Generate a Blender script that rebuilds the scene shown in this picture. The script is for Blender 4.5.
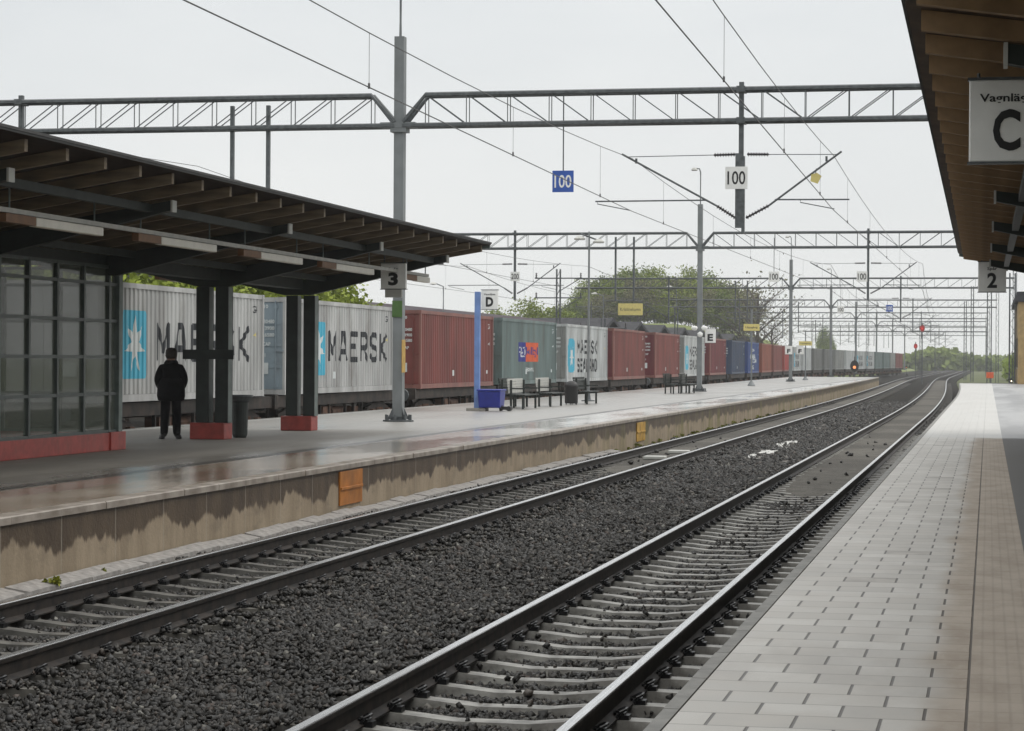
import bpy, bmesh, math, random
import numpy as np
from mathutils import Vector, Matrix
R_ = math.radians
scene = bpy.context.scene
for o in list(bpy.data.objects): bpy.data.objects.remove(o)
col = scene.collection
rnd = random.Random(7)

# ------------------------------------------------------------------ camera
def mz(a): return Matrix.Rotation(a, 3, 'Z')
def mx(a): return Matrix.Rotation(a, 3, 'X')
cam = bpy.data.cameras.new('camera'); camo = bpy.data.objects.new('camera', cam); col.objects.link(camo)
FPX = 2300.0
cam.sensor_width = 36; cam.lens = 36*FPX/1024
cam.clip_start = 0.1; cam.clip_end = 6000
M_ = mz(math.atan2(476, FPX)) @ mx(math.pi/2-0.00228) @ mz(0.006)
camo.matrix_world = Matrix.Translation((0, 0, 1.515)) @ M_.to_4x4()
scene.camera = camo
# ------------------------------------------------------------------ world
W = bpy.data.worlds.new('World'); scene.world = W; W.use_nodes = True
nt = W.node_tree; nt.nodes.clear()
def N(t, **k):
    n = nt.nodes.new(t)
    for a, b in k.items(): setattr(n, a, b)
    return n
sky = N('ShaderNodeTexSky', sky_type='NISHITA', sun_disc=False)
sky.sun_elevation = R_(48); sky.sun_rotation = R_(60); sky.dust_density = 4; sky.air_density = 1.5
tc = N('ShaderNodeTexCoord'); mp = N('ShaderNodeMapping'); mp.inputs['Scale'].default_value = (1.2, 1.2, 4.5)
nz = N('ShaderNodeTexNoise'); nz.inputs['Scale'].default_value = 2.2; nz.inputs['Detail'].default_value = 5
nz.inputs['Roughness'].default_value = .55
rp = N('ShaderNodeValToRGB')
rp.color_ramp.elements[0].position = .3; rp.color_ramp.elements[0].color = (7.0, 7.4, 7.75, 1)
rp.color_ramp.elements[1].position = .72; rp.color_ramp.elements[1].color = (8.7, 8.95, 9.1, 1)
sx = N('ShaderNodeSeparateXYZ'); mr = N('ShaderNodeMapRange')
mr.inputs[1].default_value = 0.0; mr.inputs[2].default_value = .20; mr.inputs[3].default_value = .75; mr.inputs[4].default_value = 0.
hz = N('ShaderNodeMixRGB'); hz.inputs[2].default_value = (9.5, 9.55, 9.4, 1)
mix = N('ShaderNodeMixRGB'); mix.inputs[0].default_value = .93
bg = N('ShaderNodeBackground'); bg.inputs[1].default_value = .1; out = N('ShaderNodeOutputWorld')
L = nt.links.new
L(tc.outputs['Generated'], mp.inputs[0]); L(mp.outputs[0], nz.inputs['Vector']); L(nz.outputs[0], rp.inputs[0])
L(tc.outputs['Generated'], sx.inputs[0]); L(sx.outputs[2], mr.inputs[0]); L(mr.outputs[0], hz.inputs[0]); L(rp.outputs[0], hz.inputs[1])
zr = N('ShaderNodeMapRange'); zr.inputs[1].default_value = .18; zr.inputs[2].default_value = .75; zr.inputs[3].default_value = 1.; zr.inputs[4].default_value = 1.9
zm = N('ShaderNodeMixRGB'); zm.blend_type = 'MULTIPLY'; zm.inputs[0].default_value = 1
zw = N('ShaderNodeMixRGB'); zw.inputs[1].default_value = (1, 1, 1, 1); zw.inputs[2].default_value = (2.0, 1.91, 1.80, 1); zr.inputs[3].default_value = 0.; zr.inputs[4].default_value = 1.
L(sx.outputs[2], zr.inputs[0]); L(zr.outputs[0], zw.inputs[0]); L(sky.outputs[0], mix.inputs[1]); L(hz.outputs[0], mix.inputs[2]); L(mix.outputs[0], zm.inputs[1]); L(zw.outputs[0], zm.inputs[2]); L(zm.outputs[0], bg.inputs[0]); L(bg.outputs[0], out.inputs[0])
sun = bpy.data.lights.new('sun', 'SUN'); sun.energy = .8; sun.angle = R_(25); sun.color = (1, .97, .93)
so = bpy.data.objects.new('sun', sun); col.objects.link(so); so.rotation_euler = (R_(42), 0, R_(120)); so.location = (30, 0, 60)
vs = scene.view_settings; vs.view_transform = 'Standard'; vs.look = 'None'; vs.gamma = 1; vs.use_curve_mapping = False; vs.exposure = 0
scene.render.engine = 'CYCLES'; scene.render.resolution_x = 1024; scene.render.resolution_y = 731
scene.cycles.volume_bounces = 1; scene.cycles.max_bounces = 6; scene.cycles.transparent_max_bounces = 12

# ------------------------------------------------------------------ materials
MATS = {}
def mat(name, c, rough=.6, metal=0., var=.12, scale=6., bump=0., bscale=60., c2=None, stretch=(1, 1, 1), spec=.5, dirt=0., contrast=(.35, .65)):
    if name in MATS: return MATS[name]
    m = bpy.data.materials.new(name); m.use_nodes = True; t = m.node_tree; b = t.nodes['Principled BSDF']
    def nn(k): return t.nodes.new(k)
    tc = nn('ShaderNodeTexCoord'); mp = nn('ShaderNodeMapping'); mp.inputs['Scale'].default_value = stretch
    t.links.new(tc.outputs['Object'], mp.inputs[0])
    n = nn('ShaderNodeTexNoise'); n.inputs['Scale'].default_value = scale; n.inputs['Detail'].default_value = 6
    t.links.new(mp.outputs[0], n.inputs['Vector'])
    r = nn('ShaderNodeValToRGB'); r.color_ramp.elements[0].position = contrast[0]; r.color_ramp.elements[1].position = contrast[1]
    d = tuple(max(0, x*(1-var)) for x in c); e = c2 if c2 else tuple(min(1, x*(1+var)) for x in c)
    r.color_ramp.elements[0].color = (*d, 1); r.color_ramp.elements[1].color = (*e, 1)
    t.links.new(n.outputs[0], r.inputs[0]); last = r.outputs[0]
    if dirt:
        n2 = nn('ShaderNodeTexNoise'); n2.inputs['Scale'].default_value = scale*.35; n2.inputs['Detail'].default_value = 8; n2.inputs['Roughness'].default_value = .7
        mp2 = nn('ShaderNodeMapping'); mp2.inputs['Scale'].default_value = (1.6, 1.6, .35)
        t.links.new(tc.outputs['Object'], mp2.inputs[0]); t.links.new(mp2.outputs[0], n2.inputs['Vector'])
        r2 = nn('ShaderNodeValToRGB'); r2.color_ramp.elements[0].position = .5; r2.color_ramp.elements[1].position = .75
        r2.color_ramp.elements[0].color = (0, 0, 0, 1); r2.color_ramp.elements[1].color = (dirt, dirt, dirt, 1)
        t.links.new(n2.outputs[0], r2.inputs[0])
        mi = nn('ShaderNodeMixRGB'); t.links.new(r2.outputs[0], mi.inputs[0]); t.links.new(last, mi.inputs[1]); mi.inputs[2].default_value = (.09, .07, .05, 1); last = mi.outputs[0]
    t.links.new(last, b.inputs['Base Color'])
    b.inputs['Roughness'].default_value = rough; b.inputs['Metallic'].default_value = metal
    b.inputs['Specular IOR Level'].default_value = spec
    if bump:
        n3 = nn('ShaderNodeTexNoise'); n3.inputs['Scale'].default_value = bscale; n3.inputs['Detail'].default_value = 5
        t.links.new(tc.outputs['Object'], n3.inputs['Vector'])
        bp = nn('ShaderNodeBump'); bp.inputs['Strength'].default_value = 1; bp.inputs['Distance'].default_value = bump
        t.links.new(n3.outputs[0], bp.inputs['Height']); t.links.new(bp.outputs[0], b.inputs['Normal'])
    MATS[name] = m; return m
class G:      # small graph helper for the big ground surfaces
    def __init__(s, name):
        s.m = bpy.data.materials.new(name); s.m.use_nodes = True; s.t = s.m.node_tree; s.b = s.t.nodes['Principled BSDF']
        tc = s.t.nodes.new('ShaderNodeTexCoord'); s.v = tc.outputs['Object']
        sp = s.t.nodes.new('ShaderNodeSeparateXYZ'); s.t.links.new(s.v, sp.inputs[0]); s.x, s.y, s.z = sp.outputs
    def put(s, inp, v):
        if isinstance(v, (int, float)): inp.default_value = v
        elif isinstance(v, tuple): inp.default_value = (*v, 1) if len(v) == 3 else v
        else: s.t.links.new(v, inp)
    def ma(s, op, a, b=0., c=0.):
        n = s.t.nodes.new('ShaderNodeMath'); n.operation = op
        s.put(n.inputs[0], a); s.put(n.inputs[1], b)
        if op in ('MULTIPLY_ADD',): s.put(n.inputs[2], c)
        return n.outputs[0]
    def noise(s, scale, st=(1, 1, 1), det=5, rough=.55, loc=(0, 0, 0)):
        mp = s.t.nodes.new('ShaderNodeMapping'); mp.inputs['Scale'].default_value = st; mp.inputs['Location'].default_value = loc
        s.t.links.new(s.v, mp.inputs[0]); n = s.t.nodes.new('ShaderNodeTexNoise')
        n.inputs['Scale'].default_value = scale; n.inputs['Detail'].default_value = det; n.inputs['Roughness'].default_value = rough
        s.t.links.new(mp.outputs[0], n.inputs['Vector']); return n.outputs[0]
    def mr(s, v, a, b, c=0., d=1.):
        n = s.t.nodes.new('ShaderNodeMapRange'); n.interpolation_type = 'SMOOTHSTEP'
        s.put(n.inputs[0], v); s.put(n.inputs[1], a); s.put(n.inputs[2], b); s.put(n.inputs[3], c); s.put(n.inputs[4], d); return n.outputs[0]
    def mix(s, f, a, b, op='MIX'):
        n = s.t.nodes.new('ShaderNodeMixRGB'); n.blend_type = op; s.put(n.inputs[0], f); s.put(n.inputs[1], a); s.put(n.inputs[2], b); return n.outputs[0]
    def white(s, a, b):
        c = s.t.nodes.new('ShaderNodeCombineXYZ'); s.put(c.inputs[0], a); s.put(c.inputs[1], b)
        w = s.t.nodes.new('ShaderNodeTexWhiteNoise'); w.noise_dimensions = '2D'; s.t.links.new(c.outputs[0], w.inputs['Vector']); return w.outputs[0]
    def bump(s, h, dist, st=1.):
        n = s.t.nodes.new('ShaderNodeBump'); n.inputs['Distance'].default_value = dist; n.inputs['Strength'].default_value = st
        s.t.links.new(h, n.inputs['Height']); s.t.links.new(n.outputs[0], s.b.inputs['Normal'])
    def fin(s, colr, rough, spec=.5):
        s.put(s.b.inputs['Base Color'], colr); s.put(s.b.inputs['Roughness'], rough); s.b.inputs['Specular IOR Level'].default_value = spec; return s.m

# ------------------------------------------------------------------ mesh helpers
class MB:
    def __init__(s): s.v = []; s.f = []; s.m = []; s.mats = []
    def _m(s, m):
        if m is None: return 0
        if m not in s.mats: s.mats.append(m)
        return s.mats.index(m)
    def add(s, vs, fs, m=None):
        k = len(s.v); s.v += [tuple(v) for v in vs]; i = s._m(m)
        for f in fs: s.f.append(tuple(k+a for a in f)); s.m.append(i)
        return s
    def box(s, x0, x1, y0, y1, z0, z1, m=None):
        return s.add([(x0,y0,z0),(x1,y0,z0),(x1,y1,z0),(x0,y1,z0),(x0,y0,z1),(x1,y0,z1),(x1,y1,z1),(x0,y1,z1)],
                     [(0,3,2,1),(4,5,6,7),(0,1,5,4),(1,2,6,5),(2,3,7,6),(3,0,4,7)], m)
    def cbox(s, c, d, m=None):
        return s.box(c[0]-d[0]/2, c[0]+d[0]/2, c[1]-d[1]/2, c[1]+d[1]/2, c[2]-d[2]/2, c[2]+d[2]/2, m)
    def tube(s, pts, r, n=6, m=None, r2=None, cap=True):
        pts = [Vector(p) for p in pts]; rings = []; vs = []
        for i, p in enumerate(pts):
            a = pts[max(i-1, 0)]; b = pts[min(i+1, len(pts)-1)]; d = (b-a)
            if d.length < 1e-9: d = Vector((0, 0, 1))
            d.normalize(); u = d.cross(Vector((0, 0, 1)))
            if u.length < 1e-3: u = Vector((1, 0, 0))
            u.normalize(); w = d.cross(u)
            rr = r if r2 is None else r+(r2-r)*i/(len(pts)-1)
            if isinstance(r, (list, tuple)): rr = r[i]
            for k in range(n):
                t = 2*math.pi*(k+.5)/n; vs.append(p+u*math.cos(t)*rr+w*math.sin(t)*rr)
        fs = []
        for i in range(len(pts)-1):
            for k in range(n):
                fs.append((i*n+k, i*n+(k+1) % n, (i+1)*n+(k+1) % n, (i+1)*n+k))
        if cap: fs.append(tuple(range(n))[::-1]); fs.append(tuple((len(pts)-1)*n+k for k in range(n)))
        return s.add(vs, fs, m)
    def prism(s, poly, a, b, axis='y', m=None):   # polygon in the other two axes, extruded a..b
        def P(u, v, t): return {'y': (u, t, v), 'x': (t, u, v), 'z': (u, v, t)}[axis]
        n = len(poly); vs = [P(u, v, a) for u, v in poly]+[P(u, v, b) for u, v in poly]
        fs = [tuple(range(n))[::-1], tuple(range(n, 2*n))]+[(i, (i+1) % n, n+(i+1) % n, n+i) for i in range(n)]
        return s.add(vs, fs, m)
    def sweep(s, prof, Ys, X0, Z0, xf, m=None, closed=True):
        n = len(prof); vs = []; fs = []
        for y in Ys:
            cx = xf(y)
            for (u, w) in prof: vs.append((X0+cx+u, y, Z0+w))
        e = n if closed else n-1
        for i in range(len(Ys)-1):
            for k in range(e): fs.append((i*n+k, i*n+(k+1) % n, (i+1)*n+(k+1) % n, (i+1)*n+k))
        if closed: fs.append(tuple(range(n))); fs.append(tuple((len(Ys)-1)*n+k for k in range(n))[::-1])
        return s.add(vs, fs, m)
    def lathe(s, prof, c=(0, 0, 0), n=16, m=None, ax='z'):
        vs = []
        for r, z in prof:
            for k in range(n):
                t = 2*math.pi*k/n; p = (r*math.cos(t), r*math.sin(t), z)
                if ax == 'x': p = (p[2], p[0], p[1])
                if ax == 'y': p = (p[0], p[2], p[1])
                vs.append((c[0]+p[0], c[1]+p[1], c[2]+p[2]))
        fs = [(i*n+k, i*n+(k+1) % n, (i+1)*n+(k+1) % n, (i+1)*n+k) for i in range(len(prof)-1) for k in range(n)]
        fs.append(tuple(range(n))[::-1]); fs.append(tuple((len(prof)-1)*n+k for k in range(n)))
        return s.add(vs, fs, m)
    def mesh(s, name, m=None):
        me = bpy.data.meshes.new(name); me.from_pydata(s.v, [], s.f)
        if s.mats:
            for q in s.mats: me.materials.append(q)
            me.polygons.foreach_set('material_index', s.m)
        elif m: me.materials.append(m)
        bm = bmesh.new(); bm.from_mesh(me); bmesh.ops.recalc_face_normals(bm, faces=bm.faces); bm.to_mesh(me); bm.free()
        return me
    def build(s, name, m=None, parent=None, loc=(0, 0, 0), smooth=False, bevel=0.):
        me = s.mesh(name, m); o = bpy.data.objects.new(name, me); col.objects.link(o); o.location = loc
        if parent: o.parent = parent
        if smooth:
            for p in me.polygons: p.use_smooth = True
        if bevel:
            b = o.modifiers.new('bevel', 'BEVEL'); b.width = bevel; b.segments = 2; b.limit_method = 'ANGLE'; b.angle_limit = R_(40)
        return o
def tag(o, label=None, cat=None, group=None, kind=None):
    for k, v in (('label', label), ('category', cat), ('group', group), ('kind', kind)):
        if v: o[k] = v
    return o
def empty(name, loc, label, cat, group=None):
    o = bpy.data.objects.new(name, None); col.objects.link(o); o.location = loc; o.empty_display_size = .3
    return tag(o, label, cat, group)
def copy_tree(o, parent=None, loc=None):
    c = o.copy(); col.objects.link(c); c.parent = parent
    if loc is not None: c.location = loc
    for ch in o.children: copy_tree(ch, c)
    return c
def smooth(a, b, x):
    t = min(1, max(0, (x-a)/(b-a))); return t*t*(3-2*t)
def cx(y): return -3.0*smooth(90, 350, y)           # the line bends left far away
def frange(a, b, s):
    r = [a]
    while r[-1]+s < b: r.append(r[-1]+s)
    return r+[b]

def text_verts(s, bold=.02, extrude=0.):
    cu = bpy.data.curves.new('t', 'FONT'); cu.body = s; cu.size = 1; cu.offset = bold; cu.extrude = extrude; cu.resolution_u = 3
    o = bpy.data.objects.new('t', cu); col.objects.link(o); dg = bpy.context.evaluated_depsgraph_get(); dg.update()
    me = bpy.data.meshes.new_from_object(o.evaluated_get(dg)); bpy.data.objects.remove(o)
    vs = [v.co.copy() for v in me.vertices]; fs = [tuple(p.vertices) for p in me.polygons]; bpy.data.meshes.remove(me)
    return vs, fs
def text_fit(s, w, h, bold=.02):
    """flat lettering fitted into 0..w, 0..h"""
    vs, fs = text_verts(s, bold)
    x0 = min(v.x for v in vs); x1 = max(v.x for v in vs); y0 = min(v.y for v in vs); y1 = max(v.y for v in vs)
    return [((v.x-x0)/(x1-x0)*w, (v.y-y0)/(y1-y0)*h) for v in vs], fs
def text_front(mb, s, x0, x1, y, z0, z1, m, bold=.02):     # reads from -Y side
    p, f = text_fit(s, x1-x0, z1-z0, bold); mb.add([(x0+a, y, z0+b) for a, b in p], f, m)

# ------------------------------------------------------------------ palette
STEEL = mat('galvanised_steel', (.20, .215, .22), .55, .2, .10, 2.5)
STEELD = mat('dark_steel', (.10, .11, .115), .5, .3, .25, 9)
GREEN = mat('dark_green_paint', (.016, .022, .019), .6, 0, .25, 5)
GREENG = mat('grey_green_paint', (.12, .15, .14), .5, 0, .2, 5)
BLACK = mat('black_plastic', (.015, .015, .016), .5)
WOOD = mat('rafter_wood', (.16, .12, .075), .7, 0, .25, 4, stretch=(.5, 4, 4))
WOODD = mat('roof_boards', (.022, .014, .010), .85, 0, .3, 3, spec=.15, stretch=(4, .4, 1))
FELT = mat('roofing_felt', (.05, .05, .05), .8)
REDP = mat('red_paint', (.30, .045, .035), .5, 0, .18, 8, dirt=.35)
WHITE = mat('white_panel', (.84, .84, .82), .45, 0, .05, 5)
WHITED = mat('grey_white_panel', (.50, .50, .47), .5, 0, .08, 5)
INK = mat('black_lettering', (.012, .012, .014), .5)
BLUES = mat('blue_sign_paint', (.03, .10, .42), .4)
YELLOW = mat('yellow_sign_paint', (.66, .56, .20), .45, 0, .06)
PALEBLUE = mat('pale_blue_paint', (.15, .25, .52), .45, 0, .12, 4)
WIRE = mat('contact_wire', (.10, .10, .10), .5, .4)
CERAM = mat('brown_insulator', (.045, .04, .045), .3)
def emis(name, c, s):
    m = bpy.data.materials.new(name); m.use_nodes = True; b = m.node_tree.nodes['Principled BSDF']
    b.inputs['Base Color'].default_value = (*c, 1); b.inputs['Emission Color'].default_value = (*c, 1); b.inputs['Emission Strength'].default_value = s; return m

# ------------------------------------------------------------------ ground
RAIL = -0.58; BED = -.868
g = G('grass_ground')
n1 = g.noise(.03, det=6); n2 = g.noise(1.2, det=8)
c = g.mix(g.mr(n1, .4, .62), (.075, .09, .03), (.11, .13, .045)); c = g.mix(g.mr(n2, .3, .7), c, (.09, .10, .05)); 
mg = g.fin(c, .9, .2)
mb = MB(); mb.add([(-3000, -300, -1.02), (3000, -300, -1.02), (3000, 5500, -1.02), (-3000, 5500, -1.02)], [(0, 1, 2, 3)])
tag(mb.build('ground', mg), kind='structure')
g = G('ballast_ground')
vo = g.t.nodes.new('ShaderNodeTexVoronoi'); vo.inputs['Scale'].default_value = 17; g.t.links.new(g.v, vo.inputs['Vector'])
n1 = g.noise(.6, det=6); n2 = g.noise(30, det=4)
cc = g.mix(g.mr(vo.outputs['Color'], 0, 1), (.006, .006, .0055), (.030, .028, .025)); cc = g.mix(g.mr(n1, .35, .7), cc, (.020, .018, .015))
brown = g.mr(g.noise(.25, (1, .3, 1), 4), .45, .65, 0, .45); cc = g.mix(brown, cc, (.030, .023, .016))
g.bump(vo.outputs['Distance'], .05, 1)
mbal = g.fin(cc, .85, .12)
BEDY = frange(-5, 90, 19)+frange(95, 360, 5)+frange(380, 760, 40)
mb = MB(); mb.sweep([(-33, -.1), (-33, 0), (0, 0), (0, -.1)], BEDY, -1.2, BED, cx)
tag(mb.build('ballast_bed', mbal), kind='structure')

# ------------------------------------------------------------------ right platform
g = G('right_platform_paving')
PX, PY = .355, .341
row = g.ma('FLOOR', g.ma('DIVIDE', g.y, PY)); fy = g.ma('FRACT', g.ma('DIVIDE', g.y, PY))
par = g.ma('FLOORED_MODULO', row, 2.)
u = g.ma('ADD', g.ma('DIVIDE', g.ma('ADD', g.x, .08+PX*20), PX), g.ma('MULTIPLY', par, .5))
cxn = g.ma('FLOOR', u); fx = g.ma('FRACT', u)
dx = g.ma('MULTIPLY', g.ma('MINIMUM', fx, g.ma('SUBTRACT', 1., fx)), PX)
dy = g.ma('MULTIPLY', g.ma('MINIMUM', fy, g.ma('SUBTRACT', 1., fy)), PY)
jx = g.mr(dx, .005, .009, 1., 0.); jy = g.mr(dy, .003, .008, 1., 0.)
rn = g.white(cxn, row)
wob = g.noise(2.5, det=6); fine = g.noise(90, det=4)
isp = g.mr(g.x, -.082, -.078, 1., 0.)            # pavers left of the long joint
cond = g.noise(.9, (1, .25, 1), 5)
base = g.mix(g.mr(rn, 0, 1), (.43, .41, .375), (.57, .55, .51))
base = g.mix(g.mr(rn, .972, .98), base, (.23, .205, .18))
base = g.mix(g.mr(wob, .35, .75), base, (.48, .45, .405))
base = g.mix(g.mr(fine, .3, .8, 0, .35), base, (.42, .40, .365))
# dry tan band kept dry under the roof
xe = g.ma('ADD', g.x, g.ma('MULTIPLY', g.ma('SUBTRACT', g.noise(1.3, (1, .6, 1), 6), .5), .38))
dry = g.ma('MULTIPLY', g.mr(xe, -.36, -.16), g.mr(g.ma('ADD', g.y, g.ma('MULTIPLY', wob, 1.5)), 47.6, 48.8, 1., 0.))
dampn = g.mr(g.noise(1.1, (1, .35, 1), 7, .65, (5, 1, 0)), .48, .66, 0, .38); base = g.mix(dampn, base, (.30, .275, .245))
tan = g.mix(g.mr(g.noise(3, (1, .5, 1), 6), .3, .7), (.33, .275, .22), (.44, .38, .315))
tan = g.mix(g.mr(g.noise(14, (1.2, .4, 1), 4), .5, .7, 0, .3), tan, (.47, .42, .36))
base = g.mix(g.ma('MULTIPLY', dry, .95), base, tan)
joint = g.ma('MAXIMUM', g.ma('MULTIPLY', jx, .95), g.ma('MULTIPLY', jy, .62))
joint = g.ma('MULTIPLY', joint, isp)
# ribbed guide strip right of the joint
fr = g.ma('FRACT', g.ma('DIVIDE', g.y, .3)); rib = g.mr(g.ma('MINIMUM', fr, g.ma('SUBTRACT', 1., fr)), .0, .04, .28, 0.)
frx = g.ma('FRACT', g.ma('DIVIDE', g.ma('ADD', g.x, .08), .062)); ribx = g.mr(g.ma('MINIMUM', frx, g.ma('SUBTRACT', 1., frx)), .02, .2, .13, 0.)
strip = g.ma('MULTIPLY', g.ma('MAXIMUM', rib, ribx), g.ma('SUBTRACT', 1., isp))
long_ = g.mr(g.ma('ABSOLUTE', g.ma('ADD', g.x, .08)), .003, .009, .9, 0.)
joint = g.ma('MAXIMUM', g.ma('MAXIMUM', joint, strip), long_)
base = g.mix(joint, base, (.07, .06, .05))
asph = g.mix(g.mr(g.noise(120, det=3), .35, .7), (.10, .098, .096), (.165, .162, .157))
asph = g.mix(g.mr(g.noise(.7, (1, .3, 1), 5), .4, .7, 0, .5), asph, (.12, .115, .108))
isa = g.mr(g.x, .288, .292)
base = g.mix(isa, base, asph)
wet = g.ma('SUBTRACT', 1., dry)
far = g.mr(g.ma('ADD', g.y, g.ma('MULTIPLY', wob, 2.)), 47.6, 49.5)  # sky sheen on wet ground past the roof, painted as paler colour
rough = g.ma('ADD', g.ma('SUBTRACT', .52, g.ma('MULTIPLY', cond, .12)), g.ma('MULTIPLY', dry, .3)); pud = g.mr(g.noise(.5, (1, .2, 1), 5), .42, .6)
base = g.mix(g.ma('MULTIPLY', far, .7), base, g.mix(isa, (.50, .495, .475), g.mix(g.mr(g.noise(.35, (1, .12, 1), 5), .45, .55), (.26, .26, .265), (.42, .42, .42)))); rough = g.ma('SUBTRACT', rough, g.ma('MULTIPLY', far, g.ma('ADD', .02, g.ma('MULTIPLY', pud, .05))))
bb = g.ma('ADD', g.ma('MULTIPLY', joint, -1.), g.ma('MULTIPLY', fine, .12)); g.bump(bb, .004)
mpave = g.fin(base, rough, .5)
PY_ = frange(-8, 90, 14)+frange(92, 176, 4)
g2 = mat('platform_edge_concrete', (.20, .195, .18), .6, 0, .2, 5, bump=.002, bscale=70, dirt=.3)
mb = MB(); mb.sweep([(-1.3, 0), (14, 0), (14, -1), (-1.3, -1)], PY_, 0, 0, cx)
tag(mb.build('right_platform', mpave), kind='structure')
mb = MB()
ys = -8.
while ys < 175:
    e = min(ys+1.0, 176); jx_ = rnd.uniform(-.004, .004)
    mb.sweep([(-1.385+jx_, -.14), (-1.385+jx_, .0-.006), (-1.314, .002-.008), (-1.314, -.14)], [ys+.006, e-.006], 0, 0, cx); ys = e
tag(mb.build('right_platform_edge', g2), kind='structure')
mb = MB(); mb.sweep([(-1.33, -.98), (-1.33, -.141), (-1.301, -.141), (-1.301, -.98)], PY_, 0, 0, cx)
tag(mb.build('right_platform_wall', mat('platform_wall_concrete', (.16, .15, .13), .8, 0, .3, 4)), kind='structure')
for k in range(len(PY_)): pass

# ------------------------------------------------------------------ left platform
g = G('left_platform_paving')
wob = g.noise(1.1, (1, .4, 1), 6); fine = g.noise(80, det=4)
xx = g.ma('ADD', g.x, g.ma('MULTIPLY', g.ma('SUBTRACT', g.noise(.3, (0, 1, 0), 3), .5), .15))
edge = g.mr(xx, -11.0, -10.85)
far_sheen = g.mr(g.ma('ADD', g.y, g.ma('MULTIPLY', wob, 6)), 30, 62)  # mask that paints the distant wet sheen into coping and asphalt colour
cop = g.mix(g.mr(wob, .35, .65), (.25, .195, .14), (.38, .32, .255)); cop = g.mix(far_sheen, cop, (.58, .57, .545))
fs = g.ma('FRACT', g.ma('DIVIDE', g.y, 1.2)); js = g.mr(g.ma('MINIMUM', fs, g.ma('SUBTRACT', 1., fs)), .0, .012, .5, 0.)
cop = g.mix(js, cop, (.08, .07, .06))
asp = g.mix(g.mr(g.noise(.8, (1, .35, 1), 6), .35, .7), (.135, .122, .104), (.20, .185, .16)); asp = g.mix(g.mr(g.noise(110, det=2), .3, .8, 0, .5), asp, (.16, .155, .145)); asp = g.mix(far_sheen, asp, (.30, .29, .272))
base = g.mix(edge, asp, cop)
line = g.mr(g.ma('ABSOLUTE', g.ma('ADD', xx, 11.08)), .08, .20, .9, 0.); base = g.mix(line, base, (.05, .045, .04))
back = g.mr(g.x, -17.5, -17.55); base = g.mix(back, base, (.40, .40, .385))
pud = g.mr(g.noise(.55, (1, .25, 1), 6, loc=(3, 2, 0)), .44, .58)
under = g.ma('MULTIPLY', g.mr(g.x, -11.4, -12.3), g.mr(g.y, 48.5, 47.))     # dry under the roof
rough = g.ma('SUBTRACT', g.ma('SUBTRACT', .38, g.ma('MULTIPLY', pud, g.ma('SUBTRACT', .18, g.ma('MULTIPLY', far_sheen, .10)))), g.ma('MULTIPLY', edge, .21)); rough = g.ma('MINIMUM', .85, g.ma('ADD', rough, g.ma('MULTIPLY', under, .35)))
g.bump(g.ma('ADD', g.ma('MULTIPLY', fine, .5), g.ma('MULTIPLY', js, -1.)), .002)
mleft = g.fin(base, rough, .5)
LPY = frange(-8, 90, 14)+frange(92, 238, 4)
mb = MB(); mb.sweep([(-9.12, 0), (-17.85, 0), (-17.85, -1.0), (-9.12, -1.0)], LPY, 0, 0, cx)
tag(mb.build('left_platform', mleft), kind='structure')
g = G('left_platform_wall')
st = g.ma('ADD', g.ma('MULTIPLY', g.noise(.8, (0, 1, 0), 6, .6), 1.05), g.ma('MULTIPLY', g.noise(5, (0, 1, .08), 5, .7), .28))
lvl = g.ma('SUBTRACT', .23, g.ma('MULTIPLY', st, .88))     # z where the damp top ends
wetm = g.mr(g.ma('SUBTRACT', g.z, lvl), -.04, .02)
dryc = g.mix(g.mr(g.noise(2, (1, 1.5, .4), 7, .65), .3, .7), (.24, .19, .13), (.34, .275, .195))
dryc = g.mix(g.mr(g.noise(1.3, (1, 1, 3), 5), .52, .7, 0, .5), dryc, (.17, .14, .10))
wetc = g.mix(g.mr(g.noise(3, (1, 1, .3), 6), .3, .7), (.060, .041, .026), (.10, .071, .045))
c = g.mix(wetm, dryc, wetc)
green = g.ma('MULTIPLY', g.mr(g.noise(.8, (0, 1, .3), 5), .5, .62), g.mr(g.y, 42, 75, 0, .6)); c = g.mix(green, c, (.15, .14, .03))
fs = g.ma('FRACT', g.ma('DIVIDE', g.ma('ADD', g.y, .2), 1.46)); js = g.mr(g.ma('MINIMUM', fs, g.ma('SUBTRACT', 1., fs)), .004, .012, .55, 0.)
c = g.mix(js, c, (.33, .30, .24)); g.bump(g.noise(25, det=5), .006)
mwall = g.fin(c, g.ma('SUBTRACT', .85, g.ma('MULTIPLY', wetm, .3)), .4)
mb = MB(); mb.sweep([(-9.10, -1.0), (-9.10, -.075), (-9.121, -.075), (-9.121, -1.0)], LPY, 0, 0, cx)
tag(mb.build('left_platform_wall', mwall), kind='structure')
mb = MB(); ys = -6.
cop_m = mat('coping_concrete', (.24, .20, .16), .45, 0, .25, 3, c2=(.34, .30, .26), bump=.002)
while ys < 237:
    e = min(ys+1.2, 238); mb.sweep([(-9.06, -.07), (-9.06, -.004), (-9.075, .008), (-9.30, .008), (-9.30, -.07)], [ys+.005, e-.005], rnd.uniform(-.006, .006), 0, cx); ys = e
tag(mb.build('left_platform_edge', cop_m), kind='structure')
mb = MB(); mb.sweep([(-17.83, -1.0), (-17.83, .004), (-17.95, .004), (-17.95, -1.0)], LPY, 0, 0, cx)
tag(mb.build('left_platform_rear_edge', g2), kind='structure')
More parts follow.
